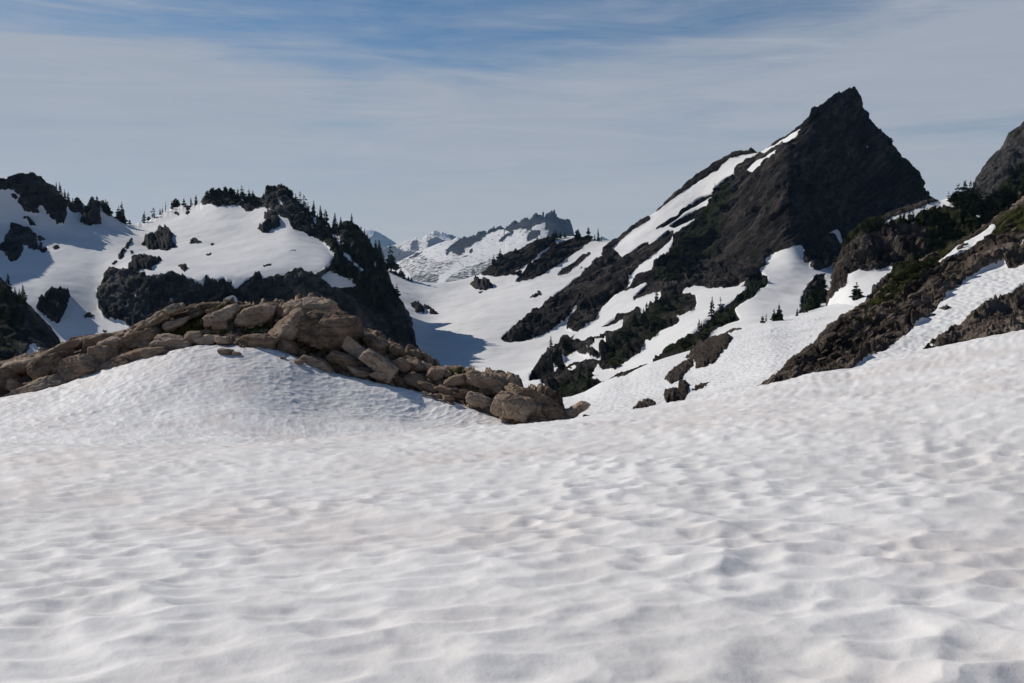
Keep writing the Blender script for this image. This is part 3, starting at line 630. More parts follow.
S_RIDGE = Sheet('ridge_ground', -200, 592, 0.8, [[(x, y + 14, d - 1.0) for x, y, d in foot], [(x, y + .5 , d + .6) for x, y, d in foot], topJ, [(x, y + 40, d + 8) for x, y, d in topJ]], [8, 60, 10], 2, M_SOIL, [(1, [(0, 0), (1, 0), (1, 1)])], 1.0, vegJ, raise_=0, rock_amp=.12, rock_size=1.2, extra=soil, smooth_x=3)

# the near snow field with its sun cups
def suncups(P, px, py, d):
    a = math.radians(28)
    X, Y = P[..., 0], P[..., 1]
    W1 = fbm(P, .8, 3, 70); W2 = fbm(P, .8, 3, 71)
    U = (X * math.cos(a) + Y * math.sin(a)) + .12 * W1; V = (-X * math.sin(a) + Y * math.cos(a)) + .10 * W2
    big = fbm(P, 2.6, 3, 75)
    c1 = cells(U / .43, V / .36, 9); c2 = cells(U / .8 + 7, V / .62, 15); c3 = cells(U / .21 + 4, V / .18, 12)
    k = np.clip(.8 + .9 * big, .25, 1.6)
    pit = 1 - np.exp(-7.5 * c1)
    h = k * (.062 * np.clip(c1, 0, .7) + .028 * pit) + np.clip(.6 - big, .1, 1.2) * .032 * (1 - np.exp(-6.0 * c2)) + .016 * np.clip(c3, 0, .6) + .018 * fbm(P, 1.1, 2, 77) + .14 * fbm(P, 9.0, 3, 78) + .002 * fbm(P, .1, 3, 79)
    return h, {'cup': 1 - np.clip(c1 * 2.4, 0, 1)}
K0 = row("-320,2400,.8 1320,2400,.8")
K1 = row("-320,1000,2.45 0,1000,2.45 512,1000,2.45 1320,1000,2.45")
K2 = row("-320,690,4.35 0,690,4.35 512,690,4.35 1024,690,4.35 1320,690,4.3")
K3 = row("-320,600,6.2 0,600,6.2 512,600,6.2 1024,600,6.2 1320,600,6.1")
K4 = row("-320,542,8.8 0,540,8.9 300,538,9 512,536,9.1 800,530,9.0 1024,518,8.9 1320,500,8.8")
K5 = row("-320,500,13 0,494,13.6 300,488,14.2 512,480,14.6 700,468,14.6 850,455,14.6 1024,438,14.6 1320,410,14.6")
K6 = row("-320,458,23 0,453,23.5 200,451,24 350,444,24.5 512,435,25 640,424,25.5 760,406,26 850,394,26.5 940,379,27 1024,365,27 1320,325,27")
K7 = row("-320,448,29 0,443.5,29 100,444,29 200,443.5,30 280,441,31 350,436,32 430,430.5,33 512,426.5,34 570,420.5,35 640,411.5,36.5 700,400.5,38 735,393,39 770,384.5,40 812,373,41.5 850,369,43 890,357,44 930,349.5,45 975,340,46 1024,330.5,47 1120,312,48 1320,285,48")
K8 = [(x, y + 7, d * 1.3) for x, y, d in K7]
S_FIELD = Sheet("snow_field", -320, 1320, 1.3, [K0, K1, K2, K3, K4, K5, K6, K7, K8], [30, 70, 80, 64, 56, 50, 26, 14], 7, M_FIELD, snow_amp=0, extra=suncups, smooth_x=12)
# ================================================================ bedrock outcrops that stick out of the snow
def outcrop_mat(name, src, size):
    t = NT(name)
    oc = t.n('ShaderNodeTexCoord').outputs['Object']
    oi = t.n('ShaderNodeObjectInfo').outputs['Random']
    p = t.map(oc, scale=(1 / size, 1 / size, 1 / size))
    q = t.map(t.map(oc, rot=(0, 35, 0)), scale=(.5 / size, 1 / size, 1.6 / size))
    n1 = t.noise(p, 1.0, 7, 0.68, .3); n2 = t.noise(q, 1.4, 6, 0.65); n3 = t.noise(p, 6.0, 4, .7)
    tone = t.math('ADD', t.math('MULTIPLY', n1, .45), t.math('ADD', t.math('MULTIPLY', n2, .45), t.math('MULTIPLY', oi, .1)))
    col = t.ramp(tone, [(0.34, src[0]), (0.5, src[1]), (0.66, src[2])])
    col = t.mix(t.math('MULTIPLY', t.step(n3, .52, .72), .5), col, src[0])
    return t.done(col, .92, t.bump(t.math('ADD', n1, t.math('ADD', n2, t.math('MULTIPLY', n3, .15))), size * .35), .04)

M_OUT = outcrop_mat('dark_outcrop_rock', [(0.009, 0.009, 0.009), (0.036, 0.033, 0.031), (0.10, 0.092, 0.083)], 4.0)
M_OUTW = outcrop_mat('brown_outcrop_rock', [(0.012, 0.009, 0.007), (0.068, 0.053, 0.043), (0.19, 0.155, 0.125)], 1.6)

def outcrop(sheet, poly, H, label, group=None, mat=None, step=None, warp=.9):
    poly = np.array(poly, float)
    x0, y0 = poly.min(0) - 2; x1, y1 = poly.max(0) + 2
    st = step or max(.32, min(.8, math.sqrt((x1 - x0) * (y1 - y0)) / 34))
    gx = np.arange(x0, x1 + st, st); gy = np.arange(y1, y0 - st, -st)
    X, Y = np.meshgrid(gx, gy)
    W = np.stack([X, Y, X * 0], -1)
    XX = X + warp * 2 * fbm(W, 3.5, 3, 5); YY = Y + warp * 2 * fbm(W, 3.5, 3, 6)
    ins = in_poly(XX, YY, [tuple(p) for p in poly])
    D = np.full(X.shape, 1e9)
    n = len(poly)
    for i in range(n):
        a, b = poly[i], poly[(i + 1) % n]
        ab = b - a
        tt = np.clip(((XX - a[0]) * ab[0] + (YY - a[1]) * ab[1]) / (ab @ ab + 1e-9), 0, 1)
        D = np.minimum(D, np.hypot(XX - a[0] - tt * ab[0], YY - a[1] - tt * ab[1]))
    D = np.where(ins, D, -D)
    keep = D > -1.3
    G = np.zeros(X.shape + (3,)); NN = np.zeros_like(G)
    for r in range(X.shape[0]):
        for c in range(X.shape[1]):
            if keep[r, c]: G[r, c], NN[r, c] = sheet.at(X[r, c], Y[r, c], True)
    mpp = np.linalg.norm(G[keep].mean(0)) / F
    half = max(1.0, D.max())
    G0 = G; G = np.stack([X * mpp * .8 + Y * mpp * .6, Y * mpp * 1.1 - X * mpp * .5, 0 * X + x0], -1)
    nz = fbm(G, H * 1.3 + mpp, 6, 33, .66, True) + .5 * fbm(G, H * 3 + mpp, 3, 35); g5 = fbm(G, H * 1.6 + mpp, 3, 36); nz = nz * .75 + .5 * (np.round(g5 * 4) / 4)
    h = np.where(D > 0, H * (np.clip(D / min(half, 2.6), 0, 1) ** .7) * (.7 + .62 * nz), -.9 * H * np.clip(-D, 0, 1) - .15 * mpp)
    up = NN * .75 + np.array([0, -.12, .3]); up /= np.linalg.norm(up, axis=-1, keepdims=True) + 1e-9
    G = G0 + up * h[..., None]
    idx = -np.ones(X.shape, int); idx[keep] = np.arange(keep.sum())
    q = np.stack([idx[:-1, :-1], idx[:-1, 1:], idx[1:, 1:], idx[1:, :-1]], -1).reshape(-1, 4)
    q = q[(q >= 0).all(1)]
    V = G[keep]; org = V.mean(0)
    o = mesh_np('rock_outcrop', V - org, q, mat or M_OUT)
    o.location = org
    return tag(o, label, 'rock outcrop', group)

GA = 'rock outcrops on the left mountain'
for poly, H, lab in [
 ([(140, 244), (148, 239), (159, 236), (157, 231), (167, 230.5), (172, 233), (172.5, 244), (176, 246), (167, 249.5), (148, 249), (145, 246)], 5, 'dark wedge of rock alone in the middle of the sunlit left snow dome'),
 ([(128, 267), (133, 262), (131, 258), (136, 256), (154, 257), (163, 260.5), (156, 264), (152, 268), (151, 271), (145, 269), (137, 271)], 3.5, 'flat dark rock patch just above the dark cliff band'),
 ([(178, 266), (182, 264), (187, 265), (187.5, 268.6), (184, 271.5), (181, 269)], 2.2, 'small round dark rock right of the flat patch above the cliff band'),
 ([(190, 240), (194, 238.6), (201, 241), (201, 243), (195, 242.4), (192, 245), (190, 244)], 1.6, 'small forked rock right of the big wedge on the snow dome'),
 ([(210, 243), (213, 242.4), (215, 243.4), (213, 244.8), (210.5, 244.6)], 1.0, 'tiny flat rock right of the small forked rock'),
 ([(206, 254), (209, 253), (211.5, 254), (210, 255.4), (206.5, 255.2)], 1.0, 'tiny rock below the forked rock on the snow dome'),
 ([(174.6, 211.5), (177, 211.6), (179.2, 214), (178, 215.7), (174.8, 215)], 1.4, 'small rock just under the skyline, left one of two on the snow dome'),
 ([(185, 211), (189.5, 211.5), (188, 215), (186, 214)], 1.4, 'small rock just under the skyline, right one of two on the snow dome'),
 ([(184, 206), (191, 205.6), (191.4, 209.5), (187, 210)], 1.6, 'dark rock breaking the snowy skyline of the dome beside the trees'),
 ([(132.5, 238), (131, 243), (127, 248.6), (124.3, 248.6), (127.5, 243)], 1.6, 'thin slanting rock streak at the left edge of the snow dome'),
 ([(117.3, 257), (121.5, 250), (125.6, 249.8), (124.4, 255), (119.4, 260)], 2.0, 'thicker slanting rock below the thin streak'),
 ([(112, 264), (115.4, 260.8), (117, 261.8), (114, 265)], 1.2, 'little rock at the bottom of the slanting row beside the dome'),
 ([(129, 252.4), (131, 251.4), (133.4, 251.8), (131, 254)], 1.0, 'little round rock right of the slanting rocks'),
 ([(84, 315), (89, 313), (95, 315.5), (92, 318), (86, 317.4)], 1.6, 'small oval rock on sunlit snow left of the dark cliff band'),
 ([(258, 228.6), (264, 225.7), (267, 221), (262.5, 218), (268, 214), (271, 210.6), (276, 211.4), (280, 220.5), (280.4, 226.6), (274, 228.8), (268, 232.4), (263, 233)], 4, 'blocky dark outcrop below the rocky summit knob, at the top of the snow dome'),
 ([(81, 210.4), (84, 207), (94, 203.6), (100, 208.5), (101.4, 223.6), (92, 225.4), (85, 225), (80.6, 222)], 5, 'square dark rock block in the shaded bowl under the left skyline'),
 ([(36, 308), (45, 295.6), (52, 291), (58, 289.6), (65, 291), (70.4, 296), (68, 305), (64, 315), (59, 323.4), (52, 321), (45, 315)], 5, 'large dark outcrop in shaded snow above the wooded corner spur'),
 ([(52, 247), (56, 245.4), (59.6, 246.8), (58, 249.4), (54, 249)], 1.4, 'small lone rock in the shaded snow of the left bowl'),
 ([(262, 265.4), (267, 264.2), (273, 264.2), (270, 266), (264, 266.4)], .8, 'thin dark sliver of rock low on the snow dome'),
 ([(287.5, 250.4), (292, 249.6), (296, 250), (293, 251)], .6, 'faint thin rock line high on the right of the snow dome'),
 ([(102, 331.4), (105, 330.8), (107, 332), (104, 333)], .8, 'tiny rock on the lit snow just above the left end of the tan boulders')]:
    outcrop(S_LEFT, poly, H, lab, GA)
GB = 'rock outcrops in the snow basin'
for poly, H, lab in [
 ([(470.5, 284.7), (476, 279.6), (485, 279.4), (490, 283), (494.5, 287), (485, 290), (476, 290)], 6, 'dark hump of rock in the snow just under the saddle'),
 ([(478, 292), (482, 291.2), (483.4, 292.4), (480, 293.4)], 1.6, 'tiny rock below the dark hump under the saddle'),
 ([(530, 297), (535, 293), (540, 290.6), (540.6, 295), (533.5, 298)], 3, 'small slanting rock in the basin snow left of the long ribs'),
 ([(411, 303.5), (415, 301.6), (421.6, 304.6), (424.6, 308), (424.5, 312), (416, 312.4)], 3.5, 'left rock of the pair in the shaded side of the basin'),
 ([(424, 304.6), (428, 306), (438, 314), (432, 314.4), (426, 309)], 2.5, 'right slanting rock of the pair in the shaded side of the basin')]:
    outcrop(S_PEAK, poly, H, lab, GB)
GC = 'brown outcrops on the snow slope behind the near field'
for poly, H, lab in [
 ([(684.5, 357), (693, 350.5), (702, 340), (714, 336), (728, 333), (732.4, 339), (728, 346), (721, 353.5), (717, 361), (702, 368), (695, 368.4), (696, 361), (686, 358.6)], 1.7, 'largest brown outcrop on the middle snow slope, broad and slabby'),
 ([(717, 334), (723, 330), (730, 326.6), (737, 327), (743.4, 328), (737, 331), (730, 333)], .9, 'thin brown rock flake above the largest outcrop on the snow slope'),
 ([(664, 378), (670, 371), (679, 364), (690, 358.6), (695, 361), (692, 368), (684.5, 374), (683, 380), (671, 383.8)], 1.3, 'grey brown outcrop touching the lower left of the largest one'),
 ([(664, 391), (677, 388.6), (680, 381), (686, 380.4), (690, 386), (687.4, 394.5), (684.5, 400), (667, 403), (664, 398)], 1.4, 'reddish brown stepped rock below the grey brown outcrop'),
 ([(632, 409.5), (639, 402), (648, 398.6), (656.6, 402), (655, 405), (642, 410)], .9, 'low dark rock at the bottom left of the snow slope outcrops'),
 ([(691.6, 390.6), (695, 385), (703, 383), (711.4, 381.6), (705, 386.4), (697, 390.8)], .5, 'narrow dark rock strip right of the reddish stepped rock'),
 ([(608, 376.4), (618, 371), (628, 366), (638, 361.2), (651, 361.4), (637, 368.4), (625, 376.4)], 1.2, 'long low brown rock on the upper left edge of the snow slope')]:
    outcrop(S_SHELF, poly, H * .45, lab, GC, M_OUTW)
for poly, H, lab in [
 ([(938.5, 308.6), (943, 307), (949, 306.4), (951, 308.2), (945, 310)], .35, 'flat grey stone lying alone on the steep right snow strip'),
 ([(930, 315.6), (933, 314.4), (936, 314.8), (934, 316.2)], .25, 'small flat stone at the left edge of the right snow strip'),
 ([(974, 318), (974.6, 313.4), (977, 312.6), (979.4, 314), (979, 317)], .5, 'small upright stone on the lower edge of the right snow strip')]:
    outcrop(S_BROWN, poly, H, lab, 'stones on the right snow strip', M_OUTW, step=.3, warp=.2)

# ================================================================ boulders of the middle ridge
def ico(sub):
    bm = bmesh.new()
    bmesh.ops.create_icosphere(bm, subdivisions=sub, radius=1.0)
    bm.verts.ensure_lookup_table()
    v = np.array([x.co[:] for x in bm.verts]); f = np.array([[q.index for q in p.verts] for p in bm.faces])
    bm.free()
    return v / np.linalg.norm(v, axis=1, keepdims=True), f
import bmesh
ICO = {k: ico(k) for k in (4, 5, 6)}

def boulder_shape(r3, seed, sub, sharp=12, flat=.78, rough=.06):
    rg = np.random.default_rng(seed)
    v, f = ICO[sub]
    ax = np.array([[1, 0, 0], [-1, 0, 0], [0, 1, 0], [0, -1, 0], [0, 0, 1], [0, 0, -1.0]]) + rg.normal(size=(6, 3)) * .26
    nk = np.concatenate([ax, rg.normal(size=(9, 3))]); nk /= np.linalg.norm(nk, axis=1, keepdims=True)
    dk = np.concatenate([rg.uniform(.58, .78, 6), rg.uniform(flat - .04, 1.0, 9)])
    a = np.clip(v @ nk.T, 0, None) / dk
    s = (a ** sharp).sum(1) + .55
    P = v * (s ** (-1.0 / sharp))[:, None]
    lo, hi = P.min(0), P.max(0)
    P = (P - (lo + hi) / 2) / ((hi - lo) / 2) * np.array(r3)
    m = float(np.mean(r3))
    off = rg.uniform(-50, 50, 3)
    e = fbm(P + off, m * .9, 3, 3) * rough * 1.8 * m + fbm(P + off, m * .35, 5, 4, .6, True) * rough * .8 * m
    B = (P + off) * np.array([.6, .6, 1.5])
    g = np.abs(perlin(B / (m * .8), 9)); g2 = np.abs(perlin((P + off) / (m * .55), 19))
    e -= rough * 1.7 * m * np.exp(-(g / .04) ** 2) + rough * 1.0 * m * np.exp(-(g2 / .03) ** 2)
    return P + v * e[:, None], f

def boulder(px, py, w, h, tilt, label, group='boulders of the middle rock ridge', cat='boulder', seed=None, sheet=None, mat=None, sub=5, sharp=12, flat=.78, lift_d=0.0, rough=.06, name='boulder'):
    sheet = sheet or S_RIDGE
    w, h = ((w * 1.2, h * 1.16) if px < 330 else (w * 1.08, h * 1.06)) if name == 'boulder' else (w, h)
    g = sheet.at(px, py + h * .38)
    d = g[1] - lift_d
    k = d / F
    c = lift(px, py + .10 * h, d)
    a = abs(math.radians(tilt))
    # w and h are the outline's box; undo the tilt roughly
    rx, rz = w * k / 2, h * k / 2
    ca, sa = math.cos(a), math.sin(a)
    lw = max(rx * 1.02, math.hypot(rx, rz * .4)); lh = max(rz * .6, rz - .45 * sa * rx) if a > .2 else rz
    ry = max(.5 * (lw + lh), .4 * lw)
    P, f = boulder_shape((lw, ry, lh), seed if seed is not None else int(px * 31 + py * 7), sub, sharp, flat, rough)
    t = math.radians(tilt)
    R = np.array([[math.cos(t), 0, math.sin(t)], [0, 1, 0], [-math.sin(t), 0, math.cos(t)]])
    zz = math.radians(RNG.uniform(-14, 14)); Z = np.array([[math.cos(zz), -math.sin(zz), 0], [math.sin(zz), math.cos(zz), 0], [0, 0, 1]])
    P = P @ R.T @ Z.T
    o = mesh_np(name, P, f, mat or M_BOULDER)
    o.location = c + np.array([0, ry * .35, 0])
    return tag(o, label, cat, group)

BL = [
 (77, 365, 38, 27, -12, 'broad smooth tan slab, the largest in the left half of the ridge', 6),
 (48, 366, 36, 28, -16, 'tan slab left of the dark slanting crack, beside the largest left slab', 6),
 (33, 386, 50, 19, -20, 'whaleback boulder at the snow edge near the far left', 5),
 (18, 366, 44, 20, -14, 'long sloping slab at the left edge of the frame above the whaleback', 5),
 (3, 379, 22, 18, 10, 'broken block at the left edge of the frame beside the snow', 5),
 (12, 384, 12, 14, 30, 'small tilted block behind the whaleback at far left', 4),
 (-12, 382, 34, 26, -10, 'blunt slab half cut by the left edge of the frame', 5),
 (52, 351, 42, 15, -22, 'long thin striped slab on the left skyline of the ridge', 5),
 (72, 343, 32, 13, -18, 'flat slab next up along the ridge skyline from the striped slab', 5),
 (93, 341, 30, 15, -4, 'layered rock on the ridge skyline below the lit snow', 5),
 (99, 356, 22, 24, -10, 'upright block right of the largest left slab', 5),
 (113, 364, 38, 20, -22, 'rounded boulder at the snow edge below the ridge\'s low point', 5),
 (110, 345, 24, 20, -18, 'dark layered block behind the rounded boulder by the snow', 5),
 (138, 337, 46, 20, -14, 'smooth rounded whaleback in the left centre of the ridge', 6),
 (153, 320, 54, 17, -30, 'long sloping slab climbing to the ridge crest', 6),
 (184, 311, 28, 13, -16, 'flat slab on the crest at the top of the long climbing slab', 5),
 (176, 322, 24, 12, -20, 'thin slab just below the crest above the mossy patch', 5),
 (193, 315, 19, 9, -25, 'small slanted slab beside the flat crest slab', 4),
 (206, 306, 28, 8, -4, 'low flat rock along the crest left of the snow window', 4),
 (212, 311, 12, 7, -15, 'little block below the low flat crest rock', 4),
 (221, 314.5, 32, 19, -20, 'angular brown boulder with a sloping left side under the snow patch', 5),
 (193, 336, 14, 11, 0, 'pale rounded stone just above the snow edge in the centre left', 4),
 (208, 331, 22, 4.5, -5, 'long thin pale slab lying like a plank', 4),
 (172, 343, 34, 16, 10, 'reddish slab below the mossy patch, at the snow edge', 5),
 (130, 357, 38, 18, -16, 'tan boulder at the snow edge below the smooth whaleback', 5),
 (152, 352, 24, 13, -12, 'low rock wedged at the snow edge left of the reddish slab', 4),
 (206, 339, 24, 9, 0, 'low dark rock above the top of the snow mound', 4),
 (219, 325, 13, 9, -5, 'small pale block under the angular brown boulder', 4),
 (256, 313, 37, 22, -16, 'pale boulder split by a deep groove left of the pyramid rock', 6),
 (246, 306.5, 18, 6, 0, 'flat rock behind the grooved pale boulder', 4),
 (223, 340, 14, 7, 8, 'pointed stone at the very top of the snow mound', 4),
 (260, 341, 42, 15, 4, 'long flat dark boulder at the snow edge in the ridge centre', 5),
 (288, 345, 20, 14, 12, 'small brown boulder right of the long flat dark one', 5),
 (287, 326, 36, 32, -36, 'steep slanting rock leaning on the left of the largest boulder', 5),
 (308, 308, 46, 23, 4, 'pyramid shaped rock at the highest point of the ridge', 6),
 (324, 328, 54, 37, 6, 'largest boulder of the ridge, rounded and tan, below the pyramid rock', 6),
 (343, 359, 32, 23, 28, 'oval boulder below and right of the largest one', 5),
 (318, 364, 35, 20, 22, 'boulder resting on the snow with a short shadow, below the largest one', 5),
 (351, 345, 30, 22, 36, 'slanting block tucked under the right side of the largest boulder', 5),
 (361, 333, 22, 13, 24, 'block on the skyline just right of the largest boulder', 5),
 (376, 342, 26, 22, 36, 'jagged skyline block at the top of the right descent', 5),
 (379, 362, 36, 27, 36, 'large slanting boulder in the middle of the right descent', 5),
 (362, 353, 18, 15, 20, 'dark block between the oval boulder and the large slanting one', 4),
 (359, 371, 26, 12, 16, 'low rock at the snow edge under the oval boulder', 4),
 (382, 375, 26, 13, 18, 'low rock at the snow edge under the large slanting boulder', 4),
 (397, 350, 16, 13, 30, 'pale topped block on the descending skyline', 4),
 (402, 363, 20, 16, 30, 'grey block below the pale topped skyline block', 4),
 (416, 364, 22, 15, 36, 'wedge on the skyline left of the square reddish block', 4),
 (418, 379, 28, 16, 22, 'brown rock midway down the right descent, above the shaded snow', 5),
 (435, 372, 16, 14, 8, 'square reddish block on the skyline of the right descent', 5),
 (446, 373, 10, 9, 0, 'pale yellowish stone beside the square reddish block', 4),
 (427, 386, 22, 11, 20, 'low rock above the shaded snow in the right descent', 4),
 (444, 389, 20, 10, 20, 'low rock just right along the edge of the shaded snow', 4),
 (460, 380, 22, 13, -8, 'pale yellowish ledge below the skyline gap', 4),
 (457, 395, 19, 9, 16, 'brown stone at the snow edge left of the rounded boulder', 4),
 (464, 391.5, 9, 6, 0, 'small pale grey stone above the rounded boulder', 4),
 (480, 400, 27, 17, 22, 'rounded brown boulder at the snow edge near the right end', 5),
 (488, 381, 44, 18, 8, 'broad reddish dome on the skyline near the right end', 6),
 (487, 391, 17, 9, 0, 'pinkish block between the dome and the rounded boulder', 4),
 (498, 389, 9, 8, 10, 'small pale stone right of the pinkish block', 4),
 (512, 406, 40, 30, 14, 'big dark brown boulder at the right end of the ridge', 6),
 (529, 394, 46, 24, 26, 'dark boulder leaning behind the big brown one at the right end', 6),
 (538, 410, 24, 17, 14, 'brown block low at the right end of the ridge', 5),
 (554, 411, 26, 16, 12, 'dark tapering rock that ends the ridge on the right', 5),
 (540, 419, 42, 8, 3, 'low dark sill of rock along the snow at the right end', 5),
 (576, 409, 29, 18, -30, 'lone oval boulder leaning up to the right beyond the ridge end', 5)]
for px, py, w_, h_, ti, lab, sub in BL:
    boulder(px, py, w_, h_, ti, lab, sub=sub, flat=.80 if sub == 6 else .76, sharp=20 if sub == 6 else 34, lift_d=.3)
for px, py, w_, h_, lab in [(225, 351.5, 17, 7, 'largest dark stone lying on the top of the snow mound'), (236, 353.5, 10, 4.5, 'smaller stone just right of the dark one on the mound top'),
                            (283, 357.6, 6, 3.5, 'tiny stone alone on the snow mound under the long flat boulder'), (298, 361.5, 12, 5, 'flat dark slab on the snow left of the resting boulder'),
                            (587, 416.5, 8, 4, 'little dark triangular stone right of the lone oval boulder')]:
    boulder(px, py, w_, h_, 5, lab, 'stones lying on the snow by the ridge', 'stone', sheet=S_MOUND if px < 500 else S_RIDGE, sub=4, name='stone')
rg = random.Random(5)
ftx = np.array([p[0] for p in foot]); fty = np.array([p[1] for p in foot]); tpx = np.array([p[0] for p in topJ]); tpy = np.array([p[1] for p in topJ])
for k in range(95):
    px = rg.uniform(-40, 560) if k % 3 == 0 else rg.uniform(240, 560)
    a, b = np.interp(px, ftx, fty), np.interp(px, tpx, tpy)
    u = rg.random() ** .9
    py = a + (b - a) * u * .96 - 1
    w_ = rg.uniform(4.5, 13) * (1.15 if px < 130 or px > 340 else .9)
    tl = np.interp(px, [0, 200, 260, 330, 420, 560], [-16, -14, 0, 24, 28, 14]) + rg.uniform(-14, 14)
    boulder(px, py, w_, w_ * rg.uniform(.45, .8), tl, 'small brown stone wedged among the larger boulders of the ridge', 'small stones wedged between the ridge boulders', 'stone', sub=4, flat=.7, sharp=26, name='stone')

rg = random.Random(9)
for k in range(70):
    while True:
        px, py = rg.uniform(778, 1024), rg.uniform(215, 385)
        if in_poly(np.array([px]), np.array([py]), [(778, 378), (800, 360), (845, 322), (872, 305), (905, 275), (960, 246), (1024, 206), (1024, 240), (985, 268), (935, 304), (915, 325), (880, 350), (850, 362)])[0]: break
    w_ = rg.uniform(4, 12)
    boulder(px, py, w_, w_ * rg.uniform(.45, .75), -30 + rg.uniform(-15, 15), 'brown rock half bedded in the brown slope on the right', 'rocks bedded in the right slope', 'stone', sub=4, flat=.7, sharp=26, name='stone', sheet=S_BROWN, mat=M_SLOPEROCK)

# ================================================================ trees and shrubs
def tri_mesh(name, V, T, mat):
    me = bpy.data.meshes.new(name)
    me.from_pydata([tuple(v) for v in V], [], [tuple(t) for t in T])
    me.materials.append(mat)
    return me

def crown_mesh(seed, rad, whorls, per, start, droop, ragged, flag, taper):
    rg = random.Random(seed)
    V, T = [], []
    def quad(a, b, c, d):
        n = len(V); V.extend((a, b, c, d)); T.append((n, n + 1, n + 2)); T.append((n, n + 2, n + 3))
    lean = rg.uniform(-.02, .02)
    for wi in range(whorls):
        u = wi / (whorls - 1)
        z = start + (1 - start) * u ** .9
        R = rad * ((1 - u) ** taper) * (1 + rg.uniform(-ragged, ragged)) + .018
        if u < .12: R *= .75
        n = max(3, int(per * (1 - .45 * u)))
        ph = rg.uniform(0, 6.28)
        if rg.random() < ragged * .25: continue
        for k in range(n):
            a = ph + 6.283 * k / n + rg.uniform(-.35, .35)
            L = R * rg.uniform(.6, 1.2) * (1 + flag * math.cos(a))
            if rg.random() < ragged * .25: L *= .45
            dx, dy = math.cos(a), math.sin(a)
            z0 = z + rg.uniform(-.015, .015)
            tip = Vector((dx * L + lean * z, dy * L, z0 - droop * L + .03 * u + rg.uniform(-.01, .012)))
            root = Vector((lean * z, 0, z0))
            mid = root.lerp(tip, .55) + Vector((0, 0, .10 * L))
            wd = L * rg.uniform(.30, .48)
            side = Vector((-dy, dx, 0)) * wd
            quad(root - side * .25, mid - side, tip, mid + side)
            hang = Vector((0, 0, -L * rg.uniform(.32, .6) - .03))
            quad(root + Vector((0, 0, .02)), mid + Vector((0, 0, .015)), tip, mid + hang)
    quad(Vector((lean - .012, 0, .93)), Vector((lean + .012, 0, .93)), Vector((lean + .002, 0, 1.02)), Vector((lean - .002, 0, 1.02)))
    quad(Vector((lean, -.012, .93)), Vector((lean, .012, .93)), Vector((lean, .002, 1.02)), Vector((lean, -.002, 1.02)))
    return tri_mesh('crown', V, T, M_NEEDLE)

def trunk_mesh(seed, r, top):
    V, T = [], []
    n = 7
    rings = [(-.06, r * 1.3), (.05, r), (.4, r * .7), (top, r * .15)]
    for z, q in rings:
        for k in range(n): V.append((q * math.cos(6.283 * k / n), q * math.sin(6.283 * k / n), z))
    for i in range(len(rings) - 1):
        for k in range(n):
            a, b = i * n + k, i * n + (k + 1) % n
            T.append((a, b, b + n, a + n))
    return tri_mesh('trunk', V, T, M_DEAD)

KINDS = {}
for kind, args in {'spire': [(1, .135, 17, 7, .05, .35, .30, .1, .85), (2, .15, 18, 7, .06, .4, .35, -.15, .8), (3, .12, 16, 7, .08, .3, .4, .2, .9)],
                   'fir': [(4, .20, 17, 8, .03, .35, .35, .1, .8), (5, .22, 16, 8, .04, .3, .4, -.2, .75), (6, .18, 17, 8, .03, .4, .45, .15, .9)],
                   'bushy': [(7, .36, 14, 9, .02, .1, .4, .1, .55), (8, .42, 13, 9, .02, .05, .45, -.1, .5)],
                   'sparse': [(9, .19, 10, 5, .12, .25, .6, .3, .7), (10, .15, 10, 5, .15, .3, .6, -.3, .7)],
                   'snag': [(11, .05, 9, 4, .25, .2, .7, .2, .6)]}.items():
    KINDS[kind] = [(crown_mesh(*a), trunk_mesh(a[0], .022 if kind != 'bushy' else .04, .97)) for a in args]
TR = random.Random(21)
def conifer(sheet, px, py, hpx, label, group=None, kind='spire', cat='conifer', wide=1.0):
    p = sheet.at(px, py)
    h = hpx * p[1] / F * (1.25 if group else 1.06)
    cm, tm = TR.choice(KINDS[kind])
    root = empty('conifer_tree' if kind != 'snag' else 'dead_tree', (p[0], p[1], p[2] - .02 * h))
    root.rotation_euler = (TR.uniform(-.04, .04), TR.uniform(-.04, .04), TR.uniform(0, 6.28))
    wx = h * wide * (1.3 if kind in ('bushy', 'snag') else 1.6)
    root.scale = (wx, wx, h * 1.06)
    tag(root, label, cat, group)
    for nm, me in (('trunk', tm), ('crown', cm)):
        c = bpy.data.objects.new(nm, me); COL.objects.link(c); c.parent = root
    return root

def scatter(poly, n, seed):
    rg = random.Random(seed)
    xs = [p[0] for p in poly]; ys = [p[1] for p in poly]
    out = []
    while len(out) < n:
        x, y = rg.uniform(min(xs), max(xs)), rg.uniform(min(ys), max(ys))
        if in_poly(np.array([x]), np.array([y]), poly)[0]: out.append((x, y, rg))
    return out

# ---- left mountain, skyline
for i, (x, y, h) in enumerate([(57, 186.5, 4), (61.5, 194, 10), (65.5, 200, 8), (69, 202.5, 8), (72.5, 202, 4)]):
    conifer(S_LEFT, x, y, h, 'tiny dark conifer on the sloping rim right of the top left rock buttress', 'conifers on the rim of the left buttress', 'spire', wide=.9)
conifer(S_LEFT, 77.5, 204, 6.5, 'squat bushy conifer left of the square rock block on the skyline', kind='bushy')
for x in (92, 97): conifer(S_LEFT, x, 202.5, 5, 'small conifer behind the top of the square rock block', 'conifers behind the square rock block', 'bushy', wide=.8)
conifer(S_LEFT, 105.5, 213, 12, 'dense dark conifer on the drop right of the square rock block', kind='fir')
conifer(S_LEFT, 108, 215, 12, 'second dense conifer on the drop, nearer the notch pair', kind='fir')
conifer(S_LEFT, 118, 219.5, 12, 'shorter tree of the close pair at the left of the snowy notch', kind='fir')
